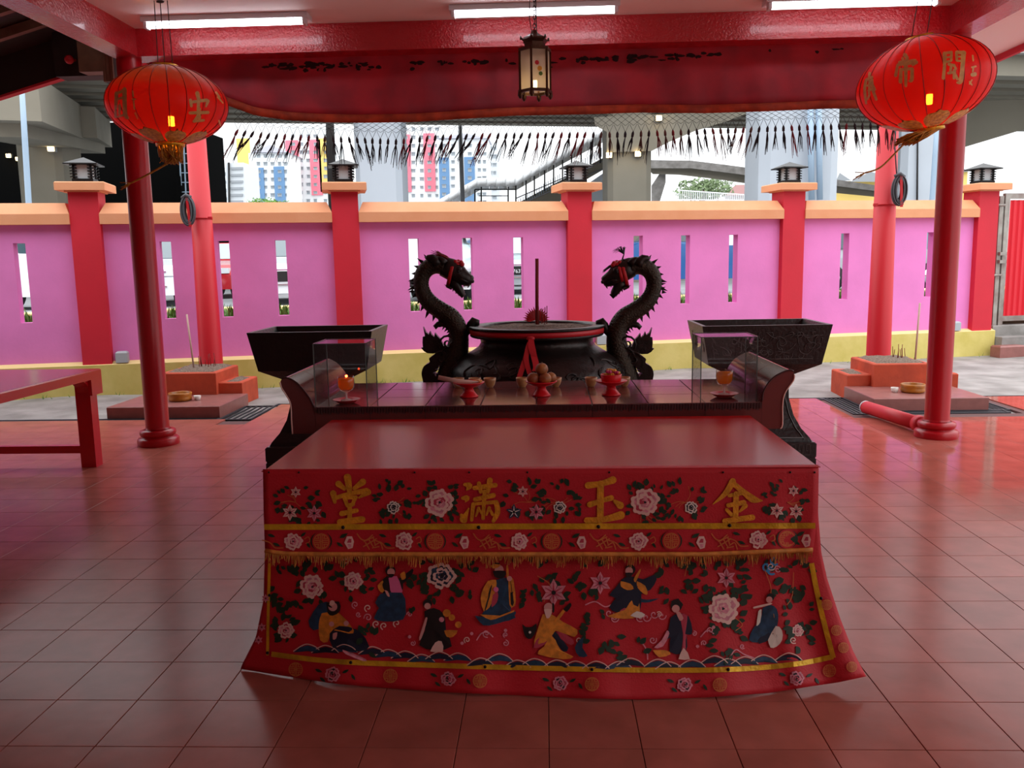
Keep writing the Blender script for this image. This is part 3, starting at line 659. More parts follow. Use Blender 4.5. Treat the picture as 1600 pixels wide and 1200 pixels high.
for cx in (458, 632, 812, 998, 1185):
    cy = 846 if cx < 1100 else 843
    peony(upper_S, cx, cy, 14, ('th_pale','th_pink','th_rose')); leaf(LEAFU, upper_S, cx-26, cy+5, 13, .4); leaf(LEAFU, upper_S, cx+16, cy-11, 11, -.7); leaf(LEAFU, upper_S, cx-34, cy-9, 13, .3); leaf(LEAFU, upper_S, cx+24, cy+6, 11, 1.0)
    k = MB(); brush(k, upper_S, [(cx-48,cy-2),(cx-36,cy+2),(cx-28,cy+10),(cx-16,cy+10)], 1.6); brush(k, upper_S, [(cx+18,cy-4),(cx+24,cy-7),(cx+26,cy),(cx+20,cy+3)], 1.4); k.build('embroidered_vine', 'th_line', CL)
for cx in (545, 725, 908, 1095, 1259):
    cy = 846 if cx < 1200 else 843; k = MB()
    poly(E_(k,'th_pale'), upper_S, [(cx-7,cy+2),(cx-3,cy-8),(cx+5,cy-8),(cx+8,cy),(cx+6,cy+10),(cx-1,cy+12)]); poly(E_(k,'th_rose'), upper_S, [(cx-3,cy+2),(cx,cy-4),(cx+4,cy-4),(cx+4,cy+2)], .0046); poly(E_(k,'th_pink'), upper_S, [(cx-2,cy+4),(cx+4,cy+4),(cx+4,cy+9),(cx,cy+10)], .0046)
    k.build('embroidered_flower', EM, CL); leaf(LEAFU, upper_S, cx-8, cy-9, 15, -.5); leaf(LEAFU, upper_S, cx-14, cy+5, 13, .6)
for cx in (578, 760, 942, 1132):
    k = MB()
    for pts in ([(-20,-12),(-14,-4),(-6,-2),(4,-10)], [(-10,8),(10,-4)], [(-7,2),(-1,12)], [(-1,-2),(5,8)], [(5,-6),(8,4)], [(-9,0),(6,-7)], [(8,6),(16,2),(20,12)], [(4,10),(14,8)]): brush(k, upper_S, [(cx+a, 846+b) for a, b in pts], 1.8)
    k.build('embroidered_scroll', 'th_line', CL)
tag(LEAFU.build('embroidered_leaves', 'th_green', CL), kind='stuff')
k = MB(); k.tube([upper_S(lerp(414, 1270, i/50), 866-interp([(0,6),(.03,1),(.1,0),(.8,0),(1,7)], i/50), .006) for i in range(51)], .0085, 8); k.build('fringe_braid', 'fringe', CL)
k = MB(); rnd = random.Random(3)
for i in range(620):
    u = lerp(415, 1269, i/619); v = 867-interp([(0,6),(.03,1),(.1,0),(.8,0),(1,7)], i/619); L = rnd.uniform(11, 21)*(.8+.3*math.sin(i*.23)); d = rnd.uniform(-3, 3)
    a = upper_S(u, v, .005); b = at(u+d*.5, v+L*.5, a.y-.006-rnd.random()*.004); c_ = at(u+d, v+L, a.y-.004-rnd.random()*.006)
    k.tube([a, b, c_], [.0022, .0018, .0012], 3, False)
tag(k.build('fringe', 'fringe', CL), kind='stuff')

# ---- lower cloth: gold border line, border motifs, flowers, leaves, eight robed figures
S = lower_S
k = MB()
def band(pts, w):
    q = smooth_path(pts, 5); A, B = [], []
    for i, (u, v) in enumerate(q):
        a = q[max(i-1,0)]; b = q[min(i+1,len(q)-1)]; dx, dy = b[0]-a[0], b[1]-a[1]; L = math.hypot(dx, dy); A.append(S(u-dy/L*w/2, v+dx/L*w/2, .004)); B.append(S(u+dy/L*w/2, v-dx/L*w/2, .004))
    k.strip(A, B)
band([(424,1022),(505,1032),(600,1037),(800,1043),(1000,1047),(1140,1046),(1240,1038),(1302,1026)], 8)
band([(421,880),(419,960),(418,1024)], 4.5); band([(1268,880),(1282,950),(1302,1028)], 8); k.build('gold_band', 'gold_band', CL)
for u, v in ((418,1020),(548,1035),(758,1042),(925,1046),(1138,1046),(421,930),(1283,935)): k = MB(); k.ball(S(u, v, .005), .006, 8, 6); k.build('stud', 'black_metal', CL)
for i, cx in enumerate((462, 610, 750, 925, 1125, 1296)):
    v = interp([(462,1046),(610,1056),(750,1064),(925,1069),(1125,1070),(1296,1048)], cx); medallion(S, cx, v, 12 if i < 5 else 11, 'th_line')
for cx in (520, 700, 875, 1070, 1245):
    v = interp([(520,1054),(700,1061),(875,1068),(1070,1070),(1245,1060)], cx); peony(S, cx, v, 12, ('th_pink','th_rose','th_black')); leaf(LEAFL, S, cx-22, v-6, 13, .4); leaf(LEAFL, S, cx-16, v+8, 12, .7); leaf(LEAFL, S, cx+20, v-5, 12, -.5); leaf(LEAFL, S, cx+32, v+4, 12, 1)
for u, v in ((1292,945),(1307,985),(1318,1012),(1331,1042)): medallion(S, u, v, 9, 'th_line')
for u, v in ((409,980),(404,1000),(415,935)): starflower(S, u, v, 7, 'th_pink', 'th_rose')
for cx, cy, r, c_ in ((488,917,19,None),(552,908,15,None),(690,899,22,('th_pale','th_navy','th_blue')),(447,985,13,None),(1130,951,24,('th_pale','th_pink','th_pink')),(1247,985,9,None)): peony(S, cx, cy, r, c_ or ('th_pale','th_pink','th_rose'))
for cx, cy, r in ((938,911,18),(1135,903,16),(865,926,22)): starflower(S, cx, cy, r, 'th_pink', 'th_rose')
AVF = [(520,985,40,40),(610,930,26,45),(680,985,34,40),(778,930,34,48),(862,985,45,40),(985,930,42,48),(1060,990,32,45),(1195,975,30,42)]
for i, (cx, cy, R, n) in enumerate(((455,920,42,22),(445,985,24,12),(490,910,36,12),(552,905,32,12),(650,930,30,10),(690,900,42,14),(735,905,30,10),(830,900,42,14),(850,940,40,10),(925,900,36,12),(940,985,34,12),(1055,905,40,16),(1100,900,32,8),(1135,905,42,14),(1135,955,44,18),(1135,1000,34,12),(1190,910,40,12),(1245,905,30,12),(1245,960,30,14),(1250,1000,20,8),(985,1010,30,6),(580,1000,24,6))): leaves(LEAFL, S, cx, cy, R, int(n*1.6), 13, 90+i, AVF)
tag(LEAFL.build('embroidered_leaves', 'th_green', CL), kind='stuff')
k = MB()
for pts, in (([(840,900),(860,915),(850,940)],), ([(1075,880),(1070,900)],), ([(1195,890),(1205,920),(1200,935)],), ([(1240,895),(1238,930),(1230,945)],), ([(1140,960),(1160,975),(1150,985)],)): brush(k, S, pts, 1.2)
k.build('embroidered_vine', 'th_line', CL)
def curl(k, cx, cy, r, n, a0=0, w=1.8, c='th_pale'):
    brush(E_(k, c), S, [(cx+r*(1-i/10*.8)*math.cos(a0+n*i/10*2*PI), cy+r*(1-i/10*.8)*math.sin(a0+n*i/10*2*PI)) for i in range(11)], w, .0038)
def wave(k, pts, c='th_pale', w=2.2): brush(E_(k, c), S, pts, w, .0038)
# clouds and sea along the foot of the picture
k = MB(); rnd = random.Random(8)
for i in range(26):
    u = lerp(485, 1230, i/25)+rnd.uniform(-8, 8); v = interp(BT, u)-52+rnd.uniform(-6, 4)-(0 if u < 1000 else 2)
    poly(E_(k, 'th_navy' if i % 2 else 'th_blue'), S, [(u-22,v+6),(u-12,v-2),(u,v-5),(u+12,v-2),(u+22,v+6),(u,v+4)], .0034)
    wave(k, [(u-22,v+4),(u-10,v-4),(u,v-7),(u+12,v-3),(u+20,v+4)], 'th_pale', 1.4)
for u, v in ((575,965),(640,960),(645,1005),(760,990),(790,992),(730,1000),(1000,965),(1030,960),(960,965),(1085,990),(1100,1005),(1110,985),(555,945),(560,960),(790,1005),(1020,1000),(1160,1010),(1215,890),(1205,885),(660,875),(540,875),(1240,1000),(905,1000)): curl(k, u, v, rnd.uniform(4, 7), 1.2, rnd.uniform(0, 6), 1.6, 'th_pink' if rnd.random() < .6 else 'th_pale')
for u, v in ((737,990),(790,985),(1115,980),(1090,1010),(640,995),(722,1005)): poly(E_(k,'th_pink'), S, scallop(u, v, 2.6, 4, .05))
tag(k.build('embroidered_clouds', EM, CL), kind='stuff')
def fig(parts):
    k = MB()
    for i, (c, pts) in enumerate(parts):
        if len(pts) == 3 and not isinstance(pts[2], tuple): poly(E_(k, c), S, scallop(pts[0], pts[1], pts[2], 10, .01), .0042+.0003*i)
        else: poly(E_(k, c), S, [(p[0], p[1]) for p in smooth_path(pts+[pts[0]], 2)[:-1]], .0042+.0003*i)
    return k.build('embroidered_figure', EM, CL)
fig([('th_blue',[(497,945),(510,940),(520,950),(510,975),(490,985),(482,970)]),('th_orange',[(502,958),(530,958),(553,985),(545,990),(520,985),(512,1003),(500,1000),(498,975)]),('th_navy',[(515,990),(530,978),(560,985),(577,1010),(560,1018),(520,1012)]),('th_black',[(510,942),(530,940),(531,955),(520,962),(512,958)]),('th_skin',(520,948,7)),('th_pale',(519,942,4)),('th_skin',(518,975,4)),('th_skin',(541,974,4)),('th_skin',[(520,990),(527,988),(525,998),(520,999)]),('th_pink',[(535,1015),(550,1020),(572,1030),(568,1033),(540,1022)])])
fig([('th_black',[(596,908),(605,900),(615,905),(632,900),(645,888),(644,898),(630,912),(628,925),(600,928),(592,915)]),('th_orange',[(590,915),(598,907),(602,918),(598,926),(592,922)]),('th_orange',[(625,897),(632,893),(634,903),(628,906)]),('th_flesh',[(607,903),(620,900),(627,918),(628,926),(612,927),(609,915)]),('th_blue',[(594,928),(628,926),(634,948),(630,968),(600,971),(584,966),(592,950),(586,942)]),('th_black',(610,892,8)),('th_skin',(611,894,6)),('th_black',[(606,897),(616,897),(613,902),(608,902)]),('th_skin',[(601,922),(606,924),(609,932),(605,931)])])
fig([('th_black',[(663,955),(678,950),(694,960),(697,985),(706,1010),(680,1016),(655,1008),(664,985)]),('th_navy',[(670,975),(692,973),(697,995),(690,1010),(668,1008)]),('th_black',(668,943,7)),('th_skin',(668,947,5)),('th_skin',[(665,965),(668,966),(662,988),(657,1000),(655,996)]),('th_orange',(698,958,6)),('th_orange',(706,965,5)),('th_orange',[(694,985),(715,985),(708,995),(698,995)]),('th_orange',(716,976,5)),('th_pale',[(672,1018),(680,1004),(690,1002),(692,1018)]),('th_pink',(690,968,4))])
fig([('th_blue',[(776,906),(795,903),(800,930),(798,955),(806,965),(780,972),(752,962),(762,950),(770,930)]),('th_orange',[(762,908),(775,906),(776,925),(768,945),(756,955),(751,935),(755,920)]),('th_black',[(766,915),(770,912),(762,945),(757,954)]),('th_rose',[(770,930),(782,920),(782,945),(768,952)]),('th_orange',[(794,900),(802,905),(806,940),(802,948),(796,945)]),('th_black',[(797,905),(801,912),(803,942),(798,944)]),('th_skin',(780,890,7)),('th_black',[(770,892),(790,892),(788,902),(780,904),(773,901)]),('th_orange',[(766,884),(775,880),(782,882),(778,887),(770,888)]),('th_black',[(769,880),(780,879),(780,882)]),('th_orange',[(791,884),(794,884),(795,905),(792,905)]),('th_skin',(796,904,4)),('th_blue',[(742,962),(760,968),(785,965),(806,955),(800,966),(775,975),(755,977)]),('th_orange',[(750,960),(770,966),(795,960),(804,953),(797,962),(770,970)]),('th_flesh',(775,921,4))])
fig([('th_black',[(816,975),(822,980),(832,979),(838,974),(838,985),(830,998),(822,996),(818,987)]),('th_white',(828,988,2)),('th_orange',[(848,960),(862,960),(880,972),(902,984),(898,995),(886,990),(872,980),(858,1000),(838,1010),(835,1000)]),('th_rose',[(838,1000),(858,985),(866,995),(846,1010),(834,1012)]),('th_navy',[(858,985),(866,985),(888,1012),(880,1018),(868,1002)]),('th_rose',[(866,978),(896,1000),(892,1008),(876,998)]),('th_orange',[(860,992),(868,1000),(876,1016),(896,1026),(880,1030),(840,1022),(850,1010)]),('th_skin',(857,949,7)),('th_pale',[(850,952),(862,952),(860,963),(854,966)]),('th_black',[(863,942),(866,944),(866,956),(863,956)]),('th_orange',[(866,970),(880,952),(884,954),(870,972)]),('th_black',[(880,952),(890,942),(893,946),(886,956)]),('th_blue',[(905,1000),(912,996),(910,1012),(918,1025),(905,1026),(898,1012)])])
fig([('th_navy',[(972,905),(985,900),(1005,905),(1022,898),(1026,906),(1016,922),(1002,928),(1000,955),(966,958),(952,948),(962,935),(952,930),(962,918)]),('th_orange',[(985,935),(995,925),(1000,955),(990,966),(962,966),(950,962),(972,955)]),('th_rose',[(978,940),(986,935),(980,955),(965,962)]),('th_orange',[(995,908),(1008,915),(1012,928),(1006,928),(996,918)]),('th_orange',[(970,908),(985,912),(990,920),(980,922),(970,916)]),('th_black',(985,890,8)),('th_skin',(983,892,6)),('th_black',[(977,895),(989,895),(985,902),(979,902)]),('th_orange',[(990,905),(999,890),(1001,892),(993,910)]),('th_white',[(985,962),(995,955),(1008,960),(1000,966)]),('th_blue',[(1001,935),(1012,937),(1030,935),(1015,941),(1002,941)])])
fig([('th_navy',[(1048,965),(1060,958),(1076,963),(1082,985),(1078,992),(1072,980),(1074,1010),(1066,1022),(1046,1018),(1048,995),(1040,1000),(1044,985)]),('th_rose',[(1062,960),(1074,962),(1072,1000),(1070,1025),(1064,1028),(1066,990)]),('th_black',(1057,946,9)),('th_skin',(1056,951,6)),('th_black',[(1048,940),(1060,935),(1064,945),(1056,944)]),('th_skin',[(1056,956),(1062,956),(1068,966),(1062,970)]),('th_pink',[(1042,985),(1046,990),(1036,1010),(1022,1012),(1034,1000)]),('th_orange',[(1020,1016),(1040,1016),(1048,1022),(1030,1027)]),('th_pale',[(1060,1030),(1068,1012),(1078,1030)])])
fig([('th_blue',[(1192,950),(1204,945),(1214,952),(1216,970),(1210,990),(1196,1000),(1184,1004),(1170,1000),(1178,980),(1188,970)]),('th_orange',[(1194,952),(1206,955),(1210,965),(1200,968),(1192,960)]),('th_white',[(1185,955),(1190,952),(1188,972),(1182,978)]),('th_navy',[(1180,985),(1200,980),(1206,995),(1186,1006)]),('th_black',(1204,933,6)),('th_skin',(1202,937,5)),('th_pale',[(1178,948),(1204,942),(1204,945),(1178,951)]),('th_white',[(1200,1000),(1212,978),(1222,985),(1222,1000),(1214,1010),(1204,1012)]),('th_black',[(1206,990),(1214,992),(1212,1004)])])
k = MB()
for u, v in ((1210,875),(1198,885),(1205,890)): curl(k, u, v, 8, .8, 1, 3.2, 'th_sky')
for u, v in ((575,950),(588,975),(620,974),(600,978)): curl(k, u, v, 6, 1, 2, 1.6, 'th_pale')
for u, v in ((1010,965),(1022,960),(1034,962),(960,966),(952,958)): curl(k, u, v, 7, 1, 0, 1.6, 'th_pink')
for pts in ([(915,945),(930,940),(945,948),(955,945)], [(745,1000),(752,990),(762,988),(770,995)], [(1000,1000),(1010,1015),(1012,1030)], [(1095,995),(1105,985),(1115,990)], [(1142,1025),(1150,1015),(1162,1022),(1178,1028)]): wave(k, pts, 'th_pink', 1.8)
tag(k.build('embroidered_clouds', EM, CL), kind='stuff')

# ================================================================== tiled altar with scroll ends
AZ, AY0, AY1 = .86, 1.593, 2.43
AL = thing('scroll_altar', 'dark red tiled altar table with upturned scroll ends', 'altar', (-.01, 2.0, 0))
outL = [(437.5,597.5),(440,606),(447,617),(453,628),(455,641),(455.5,656),(457,678)]; inL = [(492,636),(489,632),(484,622),(475,610),(465,599),(454,592),(446,590),(440,592)]
outR = [(1241,585),(1240,594),(1230,608),(1224.6,619),(1222.5,636),(1222.5,663),(1219,670)]; inR = [(1191,626),(1192,615),(1196,605),(1204,594),(1214,586),(1227,580),(1235,578),(1239.5,580)]
sc_ = []
for out, inn in ((outL, inL), (outR, inR)):
    pts = [at(x, y_, AY0) for x, y_ in smooth_path(out, 3)]+[None]+[at(x, y_, AY0) for x, y_ in smooth_path(inn, 3)]
    A = [(p.x, p.z) for p in pts[:pts.index(None)]]; B = [(p.x, p.z) for p in pts[pts.index(None)+1:]]
    zb = A[-1][1]; sc_.append((A[-1][0], B[0][0], zb))
    prof = A+[(B[0][0], zb)]+B
    for q in range(3):
        k = MB(); k.prism(prof, lerp(AY0, AY1, q/3)+.002, lerp(AY0, AY1, (q+1)/3)-.002, smooth=True); k.build('scroll_arm', 'altar_tile', AL)
    k = MB()
    rim = A[::-1]+B[::-1]
    k.tube([(x, AY0-.001, z) for x, z in A], .0035, 6); k.build('scroll_trim', 'th_pale', AL)
    k = MB(); k.tube([(x, AY0-.001, z) for x, z in B], .004, 6); k.build('scroll_edge', 'altar_edge', AL)
xa, xb = sc_[0][1], sc_[1][1]
k = MB(); k.box(xa, xb, AY0+.008, AY1, .73, AZ-.012); k.build('slab_core', 'altar_edge', AL)
nt_ = 8
for i in range(nt_):
    a, b_ = lerp(xa, xb, i/nt_)+.0015, lerp(xa, xb, (i+1)/nt_)-.0015
    for j in range(3): k = MB(); k.bbox(a, b_, lerp(AY0, AY1, j/3)+.0015, lerp(AY0, AY1, (j+1)/3)-.0015, AZ-.012, AZ, .002); k.build('tile', 'altar_tile', AL)
    k = MB(); k.box(a, b_, AY0, AY0+.01, .735, AZ-.03); k.build('tile', 'altar_tile', AL)
k = MB(); n_ = 160
for i in range(n_):
    a = lerp(xa, xb, i/n_); k.box(a, lerp(xa, xb, (i+.82)/n_), AY0-.004, AY0+.006, AZ-.03-.008*((i*7) % 3)/2, AZ-.002)
k.build('edge_trim', 'altar_edge', AL)
k = MB(); k.box(-1.0, .97, 1.7, 2.4, 0, .73); k.build('pedestal', 'altar_edge', AL)

# ================================================================== bronze troughs on flared pedestals
def relief(k, fn, n, seed, r=.003, span=(.05, .95), L=.16):
    rnd = random.Random(seed)
    for i in range(n):
        u, v, a = rnd.uniform(*span), rnd.uniform(.12, .88), rnd.uniform(0, 6.28); pts = []
        tw = rnd.uniform(-1.2, 1.2)
        for q in range(6): pts.append(fn(min(.97, max(.03, u)), min(.95, max(.05, v)))); u += L*.22*math.cos(a)*.6; v += L*.5*math.sin(a); a += tw
        k.tube(pts, [r*.5, r, r, r, r*.8, r*.3], 5)
def trough(cx, lab, carve):
    t = thing('bronze_trough', lab, 'incense trough', (cx, 3.82, 0))
    y0, y1, w0, w1, zt, zb = 3.5, 4.14, .455, .4, 1.085, .8
    k = MB(); yc = (y0+y1)/2; hd = (y1-y0)/2
    def ring(h, d, z): return [Vector((cx+sx*h, yc+sy*d, z)) for sx, sy in ((-1,-1),(1,-1),(1,1),(-1,1))]
    R = [ring(.2,.16,.7), ring(w1,hd-.04,zb), ring(w0,hd,zt), ring(w0-.03,hd-.03,zt), ring(w1-.03,hd-.07,.95)]
    vs = [p for r in R for p in r]
    k.add(vs, [(3,2,1,0)]+[(4*a+i, 4*a+(i+1)%4, 4*a+4+(i+1)%4, 4*a+4+i) for a in range(4) for i in range(4)]+[(16,17,18,19)]); k.build('basin', 'granite', t)
    k = MB(); k.grid([[(lerp(cx-w0+.06, cx+w0-.06, j/14), lerp(y0+.06, y1-.06, i/8), 1.0+.035*random.random()) for j in range(15)] for i in range(9)]); k.build('ash', 'ash', t)
    k = MB(); b = MB()
    for z0, z1, h0, h1, m_ in ((.24,.27,.345,.33,0),(.27,.33,.33,.28,0),(.33,.42,.28,.235,0),(.42,.54,.235,.205,0),(.54,.71,.205,.2,0)):
        vs = [Vector((cx+sx*h0, yc+sy*h0*.85, z0)) for sx, sy in ((-1,-1),(1,-1),(1,1),(-1,1))]+[Vector((cx+sx*h1, yc+sy*h1*.85, z1)) for sx, sy in ((-1,-1),(1,-1),(1,1),(-1,1))]
        k.add(vs, [(i,(i+1)%4,4+(i+1)%4,4+i) for i in range(4)])
    k.build('pedestal', 'granite', t)
    k = MB(); k.box(cx-.37, cx+.37, yc-.32, yc+.32, 0, .12); k.box(cx-.365, cx+.365, yc-.315, yc+.315, .12, .135); k.bbox(cx-.37, cx+.37, yc-.32, yc+.32, .135, .24, .01); f = k.build('foot', 'granite', t)
    if carve:
        fr = lambda u, v: Vector((cx+lerp(-1, 1, u)*lerp(w1, w0, v)*.94, lerp(y0+.04, y0, v)-.003, lerp(zb+.03, zt-.04, v)))
        k = MB(); relief(k, fr, 70, 5, .0026, L=.2); k.tube([fr(.06,.06), fr(.94,.06)], .002, 4); k.build('carved_relief', 'carve', t)
        side = lambda u, v: Vector((cx-lerp(w1, w0, v)-.002, lerp(y0+.06, y1-.06, u), lerp(zb+.04, zt-.05, v)))
        k = MB(); relief(k, side, 20, 9, .003); k.build('carved_relief', 'carve', t)
        def pf(u, v):
            z = lerp(.26, .68, v); h = interp([(.24,.345),(.27,.33),(.33,.28),(.42,.235),(.54,.205),(.71,.2)], z); return Vector((cx+lerp(-1, 1, u)*h*.86, yc-h*.85-.004, z))
        k = MB(); relief(k, pf, 26, 12, .004, L=.14); k.tube([pf(0,v/12) for v in range(13)], .004, 5); k.tube([pf(1,v/12) for v in range(13)], .004, 5); k.tube([pf(0,.02), pf(1,.02)], .004, 5)
        for i in range(9):
            c_ = pf(.7+.1*math.sin(i*2.3), .28+.055*i); k.tube([(c_.x+.022*math.cos(a*PI/5), c_.y-.002, c_.z+.02*math.sin(a*PI/5)) for a in range(11)], .004, 5)
        k.build('carved_relief', 'carve', t)
        k = MB()
        for i in range(13):
            x = cx-.34+i*.052
            for a, b_ in (((x,.15),(x+.04,.15)),((x+.04,.15),(x+.04,.225)),((x+.04,.225),(x+.012,.225)),((x+.012,.225),(x+.012,.18)),((x+.012,.18),(x+.026,.18))): k.bar((a[0], yc-.322, a[1]), (b_[0], yc-.322, b_[1]), .004)
        k.build('meander_band', 'carve', f)
    return t
trough(-1.69, 'black stone incense trough on a flared pedestal, in deep shade', False)
trough(1.57, 'black stone incense trough with carved relief on a flared pedestal', True)

# ================================================================== round bronze censer with two dragons
CY = 3.6; cxs = -.055
CE = thing('censer', 'large round bronze censer flanked by two rearing dragons', 'censer', (cxs, CY, 0))
k = MB(); k.lathe([(.0,.28),(.3,.29),(.45,.36),(.57,.48),(.63,.62),(.645,.74),(.62,.82),(.55,.88),(.47,.925),(.425,.955),(.405,.985),(.41,1.015),(.45,1.03),(.475,1.035)], 56, (cxs, CY, 0)); k.build('belly', 'bronze', CE)
k = MB(); k.lathe([(.475,1.03),(.482,1.036),(.482,1.048),(.478,1.052),(.478,1.085),(.49,1.088),(.49,1.1),(.478,1.106),(.41,1.104),(.4,1.09),(.4,1.07)], 56, (cxs, CY, 0)); k.build('rim', 'bronze', CE)
k = MB(); P = []
for i in range(9):
    P.append([(cxs+.4*i/8*math.cos(2*PI*j/36), CY+.4*i/8*math.sin(2*PI*j/36), 1.088+(.012*random.random() if 0 < i < 8 else 0)) for j in range(37)])
k.grid(P); k.build('ash', 'ash', CE)
k = MB(); k.lathe([(.479,1.05),(.484,1.05),(.484,1.084),(.479,1.086)], 56, (cxs, CY, 0)); k.build('red_sash', 'ribbon', CE)
k = MB(); rnd = random.Random(4)
def belly(a, z):
    r = interp([(.36,.45),(.48,.57),(.62,.63),(.74,.645),(.82,.62),(.88,.55),(.925,.47)], z); return Vector((cxs+r*math.sin(a), CY-r*math.cos(a), z))
for i in range(90):
    a, z, th = rnd.uniform(-1.4, 1.4), rnd.uniform(.64, .86), rnd.uniform(0, 6.28); tw = rnd.uniform(-1, 1); pts = []
    for q in range(6): pts.append(belly(a, z)); a += .05*math.cos(th); z = min(.9, z+.02*math.sin(th)); th += tw
    k.tube(pts, [.003,.008,.01,.009,.007,.002], 6)
k.build('dragon_relief', 'bronze', CE)
for a in (0, 2.09, 4.19):
    k = MB(); x, yy = cxs+.42*math.sin(a), CY+.42*math.cos(a); k.tube([(x, yy, 0), (x, yy, .1), (x, yy, .3), (x*.98+cxs*.02, yy, .46)], [.1,.07,.08,.12], 12); k.build('leg', 'bronze', CE)
k = MB(); k.bbox(cxs-.62, cxs+.62, CY-.5, CY+.5, 0, .04, .01); k.build('plinth', 'granite', CE)
# bow and hanging ends of the sash
k = MB()
k.cur = 0
def tail(pts, w):
    q = smooth_path(pts, 4); A, B = [], []
    for i, p in enumerate(q):
        s_ = w*(.5+.5*min(1, i/4)); A.append(at(p[0]-s_/2, p[1], p[2])); B.append(at(p[0]+s_/2, p[1]+1, p[2]))
    k.strip(A, B)
tail([(829,528,3.10),(824,550,3.06),(816,575,2.99),(811,590,2.96)], 8); tail([(831,528,3.10),(833,550,3.05),(838,572,2.98),(836,580,2.96)], 10); tail([(828,530,3.09),(830,545,3.05),(834,556,3.03)], 9); tail([(826,534,3.085),(822,560,3.02),(828,585,2.965)], 8)
k.ball(at(829,529,3.1), .022, 10, 8, 1.3, .6, .8); o = k.build('sash_bow', 'ribbon', CE)
md = o.modifiers.new('s', 'SOLIDIFY'); md.thickness = .004

def plate(outer, holes, d0, d1, fn):
    # flat casting with pierced holes: outline and holes in frame units, thickness from d0 to d1
    bm = bmesh.new(); ed = []
    for loop in [outer]+holes:
        vs = [bm.verts.new(fn(p[0], p[1], d0)) for p in loop]; ed += [bm.edges.new((vs[i], vs[(i+1) % len(vs)])) for i in range(len(vs))]
    g = bmesh.ops.triangle_fill(bm, use_beauty=True, use_dissolve=False, edges=ed)
    fs = [f for f in g['geom'] if isinstance(f, bmesh.types.BMFace)]
    r = bmesh.ops.extrude_face_region(bm, geom=fs); vv = [v for v in r['geom'] if isinstance(v, bmesh.types.BMVert)]
    bmesh.ops.translate(bm, vec=(0, d1-d0, 0), verts=vv); bmesh.ops.recalc_face_normals(bm, faces=bm.faces)
    return bm
def bm_obj(name, bm, matn, parent):
    me = bpy.data.meshes.new(name); bm.to_mesh(me); bm.free(); me.materials.append(MT[matn]); return link(name, me, parent)
PXM = 6.17/1335*1.0
